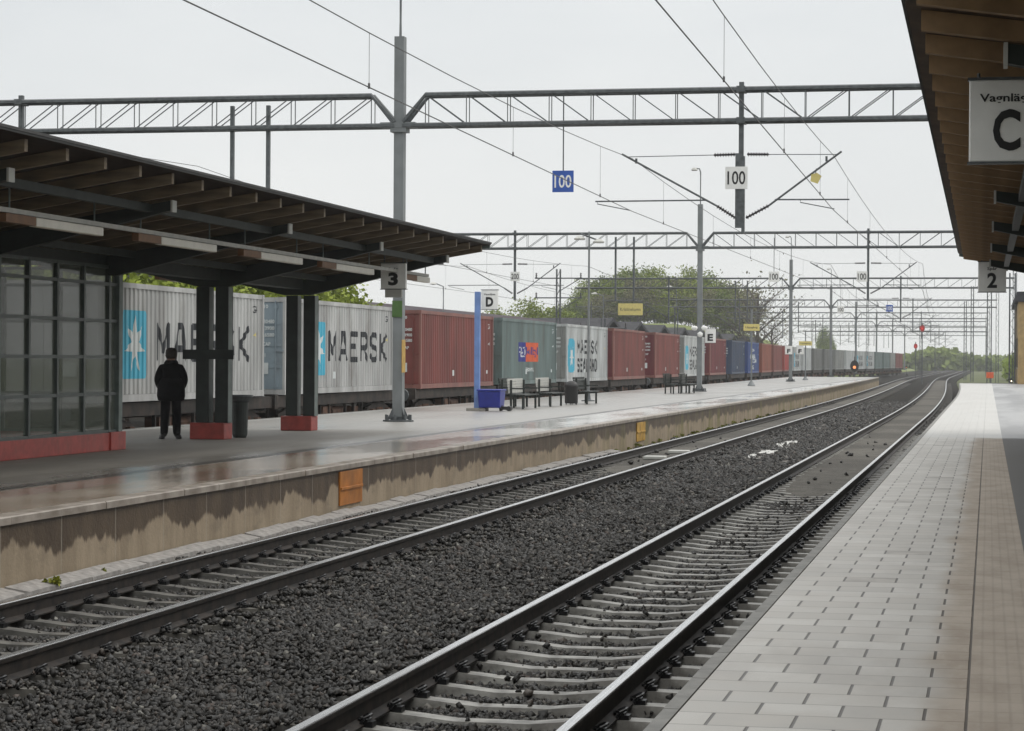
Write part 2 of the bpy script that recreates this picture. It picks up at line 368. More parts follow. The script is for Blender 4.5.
# end ramp of the platform
# pale blocks at the wall foot: one long trough of lids
t_ = empty('cable_trough', (-8.95, 10, -.7), 'pale concrete cable trough lids laid along the foot of the left platform wall', 'cable trough')
pal = mat('pale_concrete', (.30, .285, .27), .75, 0, .3, 7, bump=.004, dirt=.5)
protos = []
for k in range(4):
    q = MB(); sk = rnd.uniform(-.01, .02)
    q.add([(-.13, 0, -.1), (.13, 0, -.1), (.13, .74, -.1), (-.13, .74, -.1), (-.13+sk, 0.01, .0), (.12, .03*k/3, -.035-sk), (.125, .72, -.03), (-.12, .735, .004)], [(0,3,2,1),(4,5,6,7),(0,1,5,4),(1,2,6,5),(2,3,7,6),(3,0,4,7)])
    protos.append(q.mesh('trough_lid', pal))
y = 10.
for k in range(58):
    o = bpy.data.objects.new('trough_lid', protos[rnd.randrange(4)]); col.objects.link(o); o.parent = t_
    o.location = (rnd.uniform(-.015, .015), y-10, .045+rnd.uniform(-.012, .01)); o.rotation_euler = (rnd.uniform(-.02, .02), rnd.uniform(-.04, .04), rnd.uniform(-.03, .03)); y += .79

# ------------------------------------------------------------------ tracks
RT = mat('rail_running_surface', (.68, .68, .68), .24, .9, .15, 8, stretch=(8, .3, 8))
RS = mat('rail_side_rust', (.016, .014, .013), .65, .0, .3, 10, c2=(.034, .026, .021), spec=.3)
SLC = mat('sleeper_concrete', (.19, .18, .16), .45, 0, .3, 6, c2=(.36, .35, .32), bump=.004, bscale=40, dirt=.5)
SLD = mat('dark_sleeper_concrete', (.07, .066, .06), .7, 0, .3, 6, c2=(.13, .125, .11), bump=.004, bscale=40, dirt=.6)
CLIP = mat('rail_clip_steel', (.012, .012, .013), .35, .3)
def rail_profile():
    return [(-.075, -.172), (.075, -.172), (.075, -.16), (.012, -.135), (.010, -.05), (.034, -.038), (.036, -.010), (.026, -.001), (-.026, -.001), (-.030, -.010), (-.034, -.038), (-.010, -.05), (-.012, -.135), (-.075, -.16)]
def rail(name, X0, Ys, parent, xf=cx, z=RAIL):
    mb = MB(); mb.sweep(rail_profile(), Ys, X0, z, xf, RS); mb.m = [0]*len(mb.m)
    mb.sweep([(-.031, 0), (.031, 0), (.034, -.006), (-.034, -.006)], Ys, X0, z+.001, xf, RT)
    return mb.build(name, None, parent)
def sleeper_mesh():
    q = MB(); xs = [(-1.25, -.175), (-.95, -.172), (-.70, -.172), (-.5, -.19), (-.25, -.215), (.25, -.215), (.5, -.19), (.70, -.172), (.95, -.172), (1.25, -.178)]
    vs = []; fs = []
    for (x, z) in xs: vs += [(x, -.12, -.40), (x, -.078, z), (x, .078, z), (x, .12, -.40)]
    for i in range(len(xs)-1):
        for k in range(3): fs.append((i*4+k, i*4+k+1, (i+1)*4+k+1, (i+1)*4+k))
    fs += [(0, 1, 2, 3), tuple(len(vs)-4+k for k in range(4))[::-1]]
    q.add(vs, fs); return q.mesh('sleeper', SLC)
SLM = sleeper_mesh()
def clip_mesh():
    q = MB()
    p = [(.0, -.06, .0), (.02, -.055, .035), (.05, -.03, .05), (.055, .01, .055), (.03, .045, .05), (-.01, .05, .03), (-.03, .03, .022), (-.02, -.01, .018)]
    q.tube(p, .011, 5); q.box(.0, .075, -.045, .045, -.02, .016); q.tube([(.035, -.05, .02), (.035, .05, .02)], .013, 5)
    return q.mesh('rail_clip', CLIP)
CLM = clip_mesh()
TRK = [('track_r', -3.09), ('track_l', -7.475)]
SLEEP = .65
def track(X0, y0, nslp, cat_label, near_clips=55, slm=None):
    t = empty('railway_track', (X0, 0, RAIL), cat_label, 'railway track')
    Ys = frange(-4, 90, 12)+frange(94, 360, 4)+frange(380, 740, 30)
    for s in (-.74, .74): rail('rail', s, Ys, t, cx, 0)
    y = y0
    for k in range(nslp):
        o = bpy.data.objects.new('sleeper', SLM); col.objects.link(o); o.parent = t
        if slm: o.material_slots[0].link = 'OBJECT'; o.material_slots[0].material = slm
        o.location = (cx(y)+rnd.uniform(-.02, .02), y, rnd.uniform(-.004, .004)); o.rotation_euler = (0, 0, rnd.uniform(-.006, .006))
        if k < near_clips:
            for (x, r) in ((-.74+.07, 0), (-.74-.07, math.pi), (.74+.07, 0), (.74-.07, math.pi)):
                c_ = bpy.data.objects.new('rail_clip', CLM); col.objects.link(c_); c_.parent = o; c_.location = (x, 0, -.158); c_.rotation_euler = (0, 0, r)
        y += SLEEP
    mb = MB()
    while y < 260:
        x = cx(y); mb.box(x-1.25, x+1.25, y-.1, y+.1, -.35, -.195); y += SLEEP
    mb.build('far_sleepers', SLD, t)['kind'] = 'stuff'
    return t
track(-3.09, 9.2, 100, 'near railway track beside the light paved right platform, two shiny rails on concrete sleepers')
track(-7.475, 13.5, 100, 'second railway track running close to the stained wall of the left platform', slm=SLD)
# train track + yard tracks, rails only seen under the train
def plain_track(X0, label, ya, yb):
    t = empty('railway_track', (X0, 0, RAIL), label, 'railway track', 'tracks behind the left platform')
    Ys = frange(ya, 90, 12)+frange(94, 360, 6)+frange(380, yb, 30)
    for s in (-.74, .74): rail('rail', s, Ys, t, cx, 0)
    mb = MB(); y = ya
    while y < 300: mb.box(cx(y)-1.25, cx(y)+1.25, y-.1, y+.1, -.35, -.195); y += SLEEP
    mb.build('sleepers', SLC, t)['kind'] = 'stuff'
plain_track(-19.52, 'railway track under the container train behind the left platform', 30, 740)
plain_track(-24.2, 'yard track on the far side of the container train', 30, 740)

g = G('dusty_infill')
bd = g.mr(g.noise(.16, (.2, 1, 1), 3, .6), .44, .52); c = g.mix(bd, (.035, .030, .024), (.13, .12, .10)); c = g.mix(g.mr(g.noise(22, det=6, rough=.8), .45, .6, 0, .7), c, (.03, .026, .02))
c = g.mix(g.mr(g.noise(3, (1, .6, 1), 7, .7), .4, .65), c, (.06, .052, .042)); c = g.mix(g.mr(g.noise(60, det=3), .35, .75, 0, .6), c, (.13, .125, .11)); g.bump(g.noise(35, det=5), .02)
minf = g.fin(c, .75, .25)
for X0, y0 in ((-3.09, 37), (-7.475, 44)):
    mb = MB(); ysn = frange(y0, 90, 4)+frange(94, 300, 6)
    mb.sweep([(-.655, -.2), (-.655, -.185), (0, -.172), (.655, -.185), (.655, -.2)], ysn, X0, RAIL, cx)
    mb.v = [(v[0], v[1], v[2]-(.10 if v[1] <= y0 else .02 if v[1] <= y0+4 else 0)) for v in mb.v]
    tag(mb.build('track_infill', minf), kind='structure')
# ------------------------------------------------------------------ loose ballast stones (one object: nobody could count them)
def stones():
    rs = np.random.RandomState(3)
    P = []
    def region(x0, x1, y0, y1, d, s0, s1):
        n = int((x1-x0)*(y1-y0)*d); x = rs.uniform(x0, x1, n); y = rs.uniform(y0, y1, n); s = rs.uniform(s0, s1, n); P.append(np.stack([x, y, s], 1))
    bands = [(9, 16, 1250, .010, .028), (16, 24, 1000, .012, .031), (24, 36, 620, .015, .036), (36, 50, 330, .022, .048), (50, 75, 180, .028, .058), (75, 130, 75, .04, .075)]
    for y0, y1, d, s0, s1 in bands:
        xl = -.215*y1*1.9-2; xl = max(-8.85, xl)
        region(max(-8.75, xl), -1.42, y0, y1, d, s0, s1)
    P = np.concatenate(P); x, y, s = P.T
    keep = (x-(-y*(988-(-20))/2300*1.03-.6)) > 0      # what the photograph could plausibly see
    keep &= ~((np.abs(x+3.09) < .66) & (y > 37) & (rs.rand(len(x)) < (y-36.5)/5) & (rs.rand(len(x)) > .004*(y < 70))); keep &= ~((np.abs(x+7.475) < .66) & (y > 44) & (rs.rand(len(x)) < (y-43.5)/5) & (rs.rand(len(x)) > .004*(y < 70)))
    keep &= ~(np.abs(np.abs(x+3.09)-.74) < .08) & ~(np.abs(np.abs(x+7.475)-.74) < .08)
    def slp(X0, y0):
        dy = np.abs((y-y0+SLEEP/2) % SLEEP-SLEEP/2); return (np.abs(x-X0) < 1.24) & (dy < .125)
    on = slp(-3.09, 9.2) | slp(-7.475, 13.5)
    buried = on & ((x < -3.93) & (x > -4.6) | ((x > -6.65) & (x < -6.1) & (rs.rand(len(x)) > .45)) | (x < -8.3)); keep &= ~(on & ~buried & (rs.rand(len(x)) > .02))
    out_end = (np.abs(x+3.09) > 1.2) & (np.abs(x+7.475) > 1.2)
    P = P[keep]; x, y, s = P.T; on = on[keep]; buried = buried[keep]; out_end = out_end[keep]; n = len(P)
    wob = .02*np.sin(x*3.1+y*1.7)+.02*np.sin(y*.9-x*2.)
    bump_ = np.where(out_end, .088, .022)
    z = BED+s*.5+wob*np.where(out_end, 1, .3)+bump_+rs.rand(n)**2*np.where(out_end, .035, .012)
    z = np.where(on, RAIL-.225+s*.6, z); infl = ((np.abs(x+3.09) < .66) & (y > 42.2)) | ((np.abs(x+7.475) < .66) & (y > 49.2)); z = np.where(infl, RAIL-.178+s*.5, z); z = np.where(buried, RAIL-.168+s*.3+.012*rs.rand(n), z)
    cube = np.array([(-1,-1,-1),(1,-1,-1),(1,1,-1),(-1,1,-1),(-1,-1,1),(1,-1,1),(1,1,1),(-1,1,1)], float)*.62
    V = cube[None]*(1+rs.uniform(-.6, .6, (n, 8, 3)))
    V *= s[:, None, None]*rs.uniform(.35, 1.5, (n, 1, 3))
    q = rs.normal(size=(n, 4)); q /= np.linalg.norm(q, axis=1)[:, None]; a, b, c, d = q.T
    Rm = np.stack([1-2*(c*c+d*d), 2*(b*c-a*d), 2*(b*d+a*c), 2*(b*c+a*d), 1-2*(b*b+d*d), 2*(c*d-a*b), 2*(b*d-a*c), 2*(c*d+a*b), 1-2*(b*b+c*c)], 1).reshape(n, 3, 3)
    V = np.einsum('nij,nkj->nki', Rm, V)+np.stack([x, y, z], 1)[:, None]
    F = np.array([(0,3,2,1),(4,5,6,7),(0,1,5,4),(1,2,6,5),(2,3,7,6),(3,0,4,7)])
    F = (F[None]+8*np.arange(n)[:, None, None]).reshape(-1)
    me = bpy.data.meshes.new('ballast_stones'); me.vertices.add(8*n); me.vertices.foreach_set('co', V.astype(np.float32).ravel())
    me.loops.add(len(F)); me.loops.foreach_set('vertex_index', F.astype(np.int32)); nf = len(F)//4
    me.polygons.add(nf); me.polygons.foreach_set('loop_start', np.arange(0, 4*nf, 4, dtype=np.int32)); me.polygons.foreach_set('loop_total', np.full(nf, 4, np.int32))
    me.update(calc_edges=True)
    at = me.color_attributes.new('tone', 'FLOAT_COLOR', 'CORNER') if False else me.attributes.new('tone', 'FLOAT', 'FACE')
    at.data.foreach_set('value', np.repeat(rs.rand(n), 6).astype(np.float32))
    m = bpy.data.materials.new('crushed_stone'); m.use_nodes = True; t = m.node_tree; b = t.nodes['Principled BSDF']
    an = t.nodes.new('ShaderNodeAttribute'); an.attribute_name = 'tone'; r = t.nodes.new('ShaderNodeValToRGB')
    e = r.color_ramp.elements; e[0].color = (.010, .0095, .009, 1); e[1].color = (.17, .165, .145, 1)
    for pos, cc in ((.4, (.012, .0105, .0085, 1)), (.7, (.020, .0175, .0145, 1)), (.9, (.036, .031, .025, 1)), (.95, (.05, .034, .026, 1))):
        q_ = e.new(pos); q_.color = cc
    t.links.new(an.outputs['Fac'], r.inputs[0]); t.links.new(r.outputs[0], b.inputs['Base Color']); b.inputs['Roughness'].default_value = .5
    me.materials.append(m)
    o = bpy.data.objects.new('ballast_stones', me); col.objects.link(o); tag(o, 'loose dark crushed stone ballast spread between and around the tracks', 'ballast', kind='stuff')
    print('stones', n)
stones()
# ------------------------------------------------------------------ canopies
def canopy(cxx, y0, y1, label, frames, columns, half=3.9, ze=3.86, zc=3.22, tilt=0., step=1.17, strip=None, boxes=(), rafter0=0., wood=None, boards=None):
    wood = wood or WOOD; boards = boards or WOODD
    t = empty('platform_canopy', (cxx, y0, 0), label, 'canopy'); Lg = y1-y0
    sl = (ze-zc)/half
    def zu(u): return zc+sl*abs(u)
    for s in (-1, 1):
        mb = MB(); mb.prism([(0, zu(0)+.09), (s*half, zu(half)+.09), (s*half, zu(half)+.115), (0, zu(0)+.115)], 0, Lg, 'y', boards)
        mb.prism([(0, zu(0)+.117), (s*(half+.03), zu(half)+.117), (s*(half+.03), zu(half)+.15), (0, zu(0)+.15)], -.03, Lg+.03, 'y', FELT)
        mb.box(*sorted((s*(half+.002), s*(half+.018))), 0, Lg, zu(half)+.092, zu(half)+.116, FELT)
        for yy in (0, Lg): mb.prism([(0, zu(0)-.02), (s*half, zu(half)+.03), (s*half, zu(half)+.116), (0, zu(0)+.116)], yy-.03 if yy else -.028, yy+.028 if yy else -.002, 'y', GREENG)
        mb.build('roof', None, t)
        rm = MB(); rm.prism([(s*.1, zu(.1)-.06), (s*(half-.10), zu(half-.10)-.05), (s*(half-.10), zu(half-.10)+.088), (s*.1, zu(.1)+.088)], -.045, .045, 'y', wood)
        rme = rm.mesh('rafter'); y = rafter0
        while y < Lg-.1:
            o = bpy.data.objects.new('rafter', rme); col.objects.link(o); o.parent = t; o.location = (0, y, 0); y += step
        for u in (.6, 2.9):
            pb = MB(); pb.box(s*u-.05, s*u+.05, 0.05, Lg-.25, zu(u)-.17, zu(u)-.062); pb.build('purlin', GREEN, t)
    for fy in frames:
        y = fy-y0
        mb = MB(); h = half-.68
        mb.prism([(-h, zu(h)-.20), (-.3, zu(0)-.36), (.3, zu(0)-.36), (h, zu(h)-.20), (h, zu(h)-.066), (0, zu(0)-.066), (-h, zu(h)-.066)], y-.07, y+.07, 'y', GREEN)
        o = mb.build('cantilever_beam', None, t)
        for s in (-1, 1):
            q = MB(); q.box(*sorted((s*(h+.002), s*(h+.03))), y-.085, y+.085, zu(h)-.22, zu(h)-.06); q.build('end_plate', WHITED, o)
    gb = MB(); gb.box(-.14, .14, 0, Lg, zu(0)-.235, zu(0)-.03); gb.build('valley_gutter', GREEN, t)
    for (fy, w) in columns:
        y = fy-y0
        b = MB(); b.box(-.40, .28, y-.24, y+.25, 0, .31); base = b.build('column_base', REDP, t, bevel=.02)
        for x in (-.19, .19):
            q = MB()
            q.box(x-.125, x+.125, y-.14, y-.115, .312, zu(0)-.365, GREEN); q.box(x-.125, x+.125, y+.115, y+.14, .312, zu(0)-.365, GREEN); q.box(x-.012, x+.012, y-.114, y+.114, .312, zu(0)-.365, GREEN)
            q.box(x+.108, x+.124, y-.113, y+.113, .312, zu(0)-.365, GREENG)
            q.build('column', None, t)
        if w:
            q = MB(); q.box(-.57, .43, y-.17, y-.142, 1.5, 1.68); q.build('cross_plate', GREEN, t, bevel=.01)
    for (sx_, zz) in (strip or ()):
        q = MB(); q.box(sx_-.03, sx_+.03, 0, Lg-.4, zz, zz+.06); q.build('conduit', mat('conduit_grey', (.36, .35, .32), .5), t)
        for (a, b) in boxes:
            q = MB(); q.box(sx_-.055, sx_+.055, a-y0, b-y0, zz-.125, zz-.01, mat('light_diffuser', (.60, .57, .50), .4, 0, .05))
            o = q.build('light_fitting', None, t, bevel=.012)
            w_ = MB(); w_.box(sx_-.05, sx_+.05, a-y0-.9, a-y0-.01, zz-.115, zz-.01); w_.build('fitting_end', mat('brown_fitting', (.16, .075, .03), .6), o)
            for yy in (a-.7, b-.2):
                h_ = MB(); h_.tube([(sx_, yy-y0, zz+.06), (sx_, yy-y0, zu(abs(sx_))-.0)], .012, 5); h_.build('hanger', GREENG, o)
    return t
canopy(-14.24, -6, 47.6, 'long butterfly roofed canopy on paired green columns over the left platform', [24.7, 30.1, 35.5, 41.2, 46.5], [(19.3, 0), (24.9, 0), (30.3, 0), (41.2, 1), (46.85, 0)],
       strip=[(2.64, 3.26), (-2.64, 3.26)], boxes=[(17.7, 20), (22.1, 24.4), (26.7, 28.9), (31.1, 33.5), (35.7, 38.), (40.1, 42.7), (46.1, 47.2)], rafter0=.1+ (23.84+6-.1) % 1.17)
rc = canopy(3.39, -6, 51.8, 'wooden roofed canopy hanging over the right platform, dark green beams beneath its boards', [-2, 4.3, 9.7, 16.0, 22.9, 29.6, 36., 42.6, 49.3], [(9.7, 0), (22.9, 0), (36, 0), (49.3, 0)],
       ze=3.84, zc=3.3, wood=mat('dark_rafter_wood', (.30, .19, .10), .7, 0, .25, 4), boards=mat('dark_roof_boards', (.07, .042, .024), .75, 0, .3, 3), strip=[(2.64, 3.3)], boxes=[(26, 28.5), (32.5, 35), (39, 41.5), (45.5, 48)], rafter0=.1+(18.26+6-.1) % 1.17)
rc.location.x = 3.39; rc.rotation_euler.z = R_(.13)

# ------------------------------------------------------------------ glazed waiting room
def glass(name, tint, rough=.03, tr=.35):
    m = bpy.data.materials.new(name); m.use_nodes = True; t = m.node_tree; b = t.nodes['Principled BSDF']
    b.inputs['Base Color'].default_value = (*tint, 1); b.inputs['Roughness'].default_value = rough; b.inputs['Alpha'].default_value = tr
    n = t.nodes.new('ShaderNodeTexNoise'); n.inputs['Scale'].default_value = 1.3; bp = t.nodes.new('ShaderNodeBump'); bp.inputs['Distance'].default_value = .0004
    t.links.new(n.outputs[0], bp.inputs['Height']); t.links.new(bp.outputs[0], b.inputs['Normal']); return m
GL = glass('dusty_glass', (.15, .17, .14), .03, .34)
GREENM = mat('window_frame_green', (.05, .065, .06), .45, 0, .15, 5)
wr = empty('waiting_room', (-14.1, 20, 0), 'green framed glass waiting room on a red plinth under the left canopy', 'waiting room')
q = MB(); q.box(-.05, .06, 0, 16.0, 0, .29); q.box(-.05, .09, 15.45, 16.1, 0, .30); q.box(-3.05, -2.94, 0, 16., 0, .29); q.box(-2.93, -.06, 15.9, 16.05, 0, .29); q.build('plinth', REDP, wr, bevel=.012)
fr = MB(); zs = [.31, .93, 1.53, 2.12, 2.72, 3.0]
ysm = [(12.28+1.07*k) for k in range(-11, 4)]
for xx_ in (0., -3.0):
    for y in ysm: fr.box(xx_-.04, xx_+.04, y-.035, y+.035, .302, 3.02)
    for z in zs: fr.box(xx_-.030, xx_+.036, .05, 15.9, z-.025, z+.025)
for z in zs: fr.box(-2.95, -.05, 15.86, 15.93, z-.025, z+.025)
for x in (-1., -2.): fr.box(x-.03, x+.03, 15.85, 15.94, .302, 3.02)
fr.build('frame', GREENM, wr)
q = MB(); q.box(-.06, .07, 15.82, 15.98, .302, 3.05); q.box(-3.06, -2.95, 15.82, 15.98, .302, 3.05); q.build('corner_post', GREENG, wr)
q = MB(); q.box(-.012, .0, .1, 15.85, .33, 3.0); q.build('front_glazing', GL, wr)
q = MB(); q.box(-3.006, -2.994, .1, 15.85, .33, 3.0); q.box(-2.9, -.1, 15.89, 15.902, .33, 3.0); q.build('rear_glazing', GL, wr)
q = MB(); q.box(-3.0, 0, 0, 15.9, 3.052, 3.12, GREEN); q.build('ceiling', None, wr)
bn = empty('bench', (-16.4, 30.5, 0), 'dark wooden bench dimly seen inside the glass waiting room', 'bench')
q = MB()
for k in range(4): q.box(-.22+k*.115, -.22+k*.115+.1, 0, 3.2, .43, .46)
q.build('seat', WOODD, bn); q = MB()
for k in range(3): q.box(-.28, -.25, 0, 3.2, .55+k*.13, .65+k*.13)
q.build('backrest', WOODD, bn)
for yy in (.2, 3.0): q = MB(); q.box(-.2, .2, yy-.03, yy+.03, 0, .43); q.box(-.25, -.21, yy-.03, yy+.03, 0, .9); q.build('leg', STEELD, bn)

# ------------------------------------------------------------------ signs
def platform_sign(x0, x1, y, z0, z1, big, small, label, hang=None, lw=.20, lb=.05, box=.10, tilt=0, mater=WHITE, group='platform signs', smallw=.7):
    t = empty('platform_sign', ((x0+x1)/2, y, z0), label, 'sign', group); w = (x1-x0)/2; h = z1-z0
    q = MB(); q.box(-w, w, .0, box, 0, h, mater); q.build('sign_box', None, t, bevel=.012)
    q = MB(); q.box(-w-.012, w+.012, -.004, box+.004, h-.0, h+.02, STEELD); q.box(-w-.012, w+.012, -.004, box+.004, -.014, .0, STEELD); q.build('trim', None, t)
    q = MB(); bw = h*lw*len(big); text_front(q, big, -bw, bw, -.0065, h*.13, h*.64, INK, lb); q.build('letter', None, t)
    if small:
        q = MB(); text_front(q, small, -w*smallw, w*smallw, -.0065, h*.70, h*.83, INK, .018); q.build('lettering', None, t)
    if hang:
        for s in (-1, 1):
            q = MB(); q.tube([(s*w*.75, box/2, h+.02), (s*w*.75, box/2, hang-z0)], .014, 6); q.build('hanger', STEELD, t)
    return t
platform_sign(-.15, .40, 17.5, 3.015, 3.625, 'C', 'Vagnläge', 'white hanging box sign with black letter C under the right canopy', hang=3.68, lw=.165, lb=.03, smallw=.72, mater=WHITE)
q = platform_sign(-.22, .37, 50.3, 3.04, 3.68, '2', 'Spår', 'white hanging box sign with black number 2 at the far end of the right canopy', hang=3.72, lw=.16, lb=.03, smallw=.35, mater=WHITE)
q = platform_sign(-11.93, -11.41, 44.6, 2.93, 3.44, '3', 'Spår', 'white hanging box sign with black number 3 at the end of the left canopy', hang=3.6, mater=WHITE, smallw=.4)
q = MB(); q.box(-12.05, -11.7, 45.4, 45.45, 2.78, 3.0); tag(q.build('display_panel', WHITED), 'small pale blank panel hanging below the number 3 sign', 'panel')

# ------------------------------------------------------------------ overhead line gantries
def insulator(mb, a, b, r, n=6):
    a, b = Vector(a), Vector(b); k = n; mb.tube([a, b], r*.42, 6)
    for i in range(k):
        p = a.lerp(b, (i+.5)/k); d = (b-a).normalized()*(b-a).length/k*.22; mb.tube([p-d, p, p+d], [r*.5, r, r*.5], 8)
ZB, ZT = 7.22, 7.96
def girder(x0, x1, side):
    """lattice girder from a mast at x0 to x1, chamfered at the mast"""
    mb = MB(); s = 1 if x1 > x0 else -1; xa = x0+s*.68
    for dy in (-.17, .17):
        mb.tube([(x0+s*.1, dy, ZB), (x1, dy, ZB)], .06, 6); mb.tube([(x0+s*.12, dy, ZB+.08), (xa, dy, ZT), (x1, dy, ZT)], .06, 6)
        n = int(abs(x1-xa)/1.02); 
        for i in range(n+1):
            x = xa+s*i*1.02; mb.tube([(x, dy, ZB), (x, dy, ZT)], .014, 4)
            if i < n:
                flip = (side == 'R' and i < 9)
                a, b = (ZB, ZT) if (s > 0) != flip else (ZT, ZB)
                if s < 0: a, b = (ZT, ZB)
                mb.tube([(x, dy, a), (x+s*1.02, dy, b)], .016, 4)
    for i in range(0, int(abs(x1-xa)), 2):
        x = xa+s*i*1.02; mb.tube([(x, -.17, ZB), (x, .17, ZB)], .014, 4); mb.tube([(x, -.17, ZT), (x, .17, ZT)], .014, 4)
    return mb
def hanging_post(t, x, side=(-1, 1), plate=True):
    q = MB(); q.box(x-.055, x+.055, -.06, .06, 6.0 if plate else 4.6, 8.14); q.box(x-.10, x+.10, -.23, .23, ZB-.07, ZB+.07); q.box(x-.10, x+.10, -.23, .23, ZT-.07, ZT+.07)
    if plate: q.box(x-.13, x+.02, -.09, -.062, 4.68, 6.45); q.box(x+.021, x+.09, -.10, .05, 4.56, 6.38)
    o = q.build('hanging_post', STEELD, t)
    for s in side:
        c = MB(); zi = 6.42; e = 2.86 if s < 0 else 2.36; zl = 5.21; xl = .57 if s < 0 else .66; rt = 3.5 if s < 0 else 2.55; at_ = 2.6 if s < 0 else 2.2
        c.tube([(x+s*.65, 0, zi), (x+s*(e-.1), 0, zi-.02)], .010, 5)
        c.tube([(x+s*xl, 0, zl), (x+s*e, 0, 6.47)], .024, 6)
        c.tube([(x+s*.80, 0, 5.35), (x+s*rt, 0, 5.34)], .018, 6)
        c.tube([(x+s*(rt-.05), 0, 5.34), (x+s*(rt-.05), 0, 5.28), (x+s*(at_+.05), 0, 5.12)] if s < 0 else [(x+s*1.4, 0, 5.34), (x+s*1.4, 0, 5.28), (x+s*at_, 0, 5.12)], .012, 5)
        c.tube([(x+s*(e-.35), 0, 6.24), (x+s*(e-.35), 0, 6.36)], .03, 5)
        c.build('cantilever_tube', STEELD, t)
        for pa, pb, rr in (((x+s*.14, 0, zi+.01), (x+s*.65, 0, zi), .06), ((x+s*.12, 0, 4.92), (x+s*xl, 0, zl), .06)):
            i = MB(); insulator(i, pa, pb, rr, 8); i.build('insulator', CERAM, t)
def mast(t, x, top, lamp=True, name='mast'):
    q = MB()
    q.box(x-.12, x-.105, -.13, .13, .05, top); q.box(x+.105, x+.12, -.13, .13, .05, top); q.box(x-.104, x+.104, -.125, -.11, .05, top); q.box(x-.104, x+.104, .02, .035, .05, top)
    o = q.build(name, STEEL, t)
    f = MB(); f.lathe([(.38, .0), (.38, .035), (.2, .04), (.2, .12), (.0, .12)], (x, 0, .004), 16)
    for k in range(8):
        a = k*math.pi/4; f.tube([(x+.31*math.cos(a), .31*math.sin(a), .03), (x+.31*math.cos(a), .31*math.sin(a), .17)], .028, 6)
    for k in range(4):
        a = k*math.pi/2+.78; ca, sa = math.cos(a), math.sin(a); f.add([(x+ca*.1, sa*.1, .1), (x+ca*.32, sa*.32, .04), (x+ca*.12, sa*.12, .42), (x+ca*.1-.02*sa, sa*.1+.02*ca, .1), (x+ca*.32-.02*sa, sa*.32+.02*ca, .04), (x+ca*.12-.02*sa, sa*.12+.02*ca, .42)], [(0, 1, 2), (3, 5, 4), (0, 3, 4, 1), (1, 4, 5, 2), (2, 5, 3, 0)])
    f.build('flange', STEELD, o)
    b = MB(); b.box(x-.45, x+.42, -.2, .2, ZB-.05, ZB+.08); b.box(x-.2, x+.2, -.19, .19, ZB-.16, ZB-.051); b.build('bracket', STEEL, o)
    if lamp:
        l = MB(); l.tube([(x, 0, top), (x, 0, top+1.6), (x-.05, -.05, top+1.78), (x-.25, -.1, top+1.80)], .035, 6, STEEL)
        l.lathe([(.0, .12), (.09, .11), (.17, .0), (.12, -.04), (.0, -.05)], (x-.30, -.1, top+1.72), 12, WHITED); l.build('lamp', None, o)
GY = [54.5, 115, 178, 240, 302, 364, 426, 488]
words = ['nearest', 'second', 'third', 'fourth', 'fifth', 'sixth', 'seventh', 'eighth']
def gantry(first_label, first=True):
    t = empty('catenary_gantry', (0, GY[0] if first else GY[1], 0), first_label, 'gantry', 'overhead line gantries across the tracks')
    mast(t, -14.11, 9.4)
    girder(-14.11, 2.7, 'R').build('girder', STEELD, t); girder(-14.11, -31, 'L').build('girder', STEELD, t)
    hanging_post(t, -5.76, plate=first)
    hanging_post(t, -24.0 if first else -23.6, plate=False)
    for x in (-18.4, -17.47):
        q = MB(); q.box(x-.045, x+.045, -.05, .05, 4.55, 7.78); q.box(x-.08, x+.08, -.2, .2, ZB-.06, ZB+.06); q.build('hanging_post', STEELD, t)
    # right hand mast, plain lattice post with no lamp
    q = MB()
    x = 2.75
    for dx_ in (-.13, .13):
        for dy in (-.13, .13): q.box(x+dx_-.025, x+dx_+.025, dy-.025, dy+.025, -.6, 8.9)
    for k in range(16):
        z = .1+k*.55; s = 1 if k % 2 else -1
        q.tube([(x-.13*s, -.13, z), (x+.13*s, -.13, z+.55)], .016, 4); q.tube([(x-.13, -.13*s, z), (x-.13, .13*s, z+.55)], .016, 4)
    q.build('lattice_mast', STEELD, t)
    return t
g0 = gantry('nearest overhead line gantry, its grey mast rising through the end of the left canopy')
gl = [g0]
g1 = gantry('second', False)
for k in range(1, 8):
    o = g1 if k == 1 else copy_tree(g1)
    o.location = (cx(GY[k]), GY[k], 0); o['label'] = words[k]+' overhead line gantry counted away from the camera'; gl.append(o)
# stickers on the nearest mast
q = MB(); q.box(-14.24, -13.99, 54.345, 54.36, 2.55, 2.95)
mo = q.build('green_plate', mat('green_sticker', (.06, .13, .03), .5), None); mo.parent = g0; mo.location = (0, -GY[0], 0)
q = MB(); q.box(-13.985, -13.97, 54.30, 54.62, 1.2, 2.0)
mo = q.build('yellow_plate', mat('ochre_plate', (.45, .27, .05), .5), None); mo.parent = g0; mo.location = (0, -GY[0], 0)

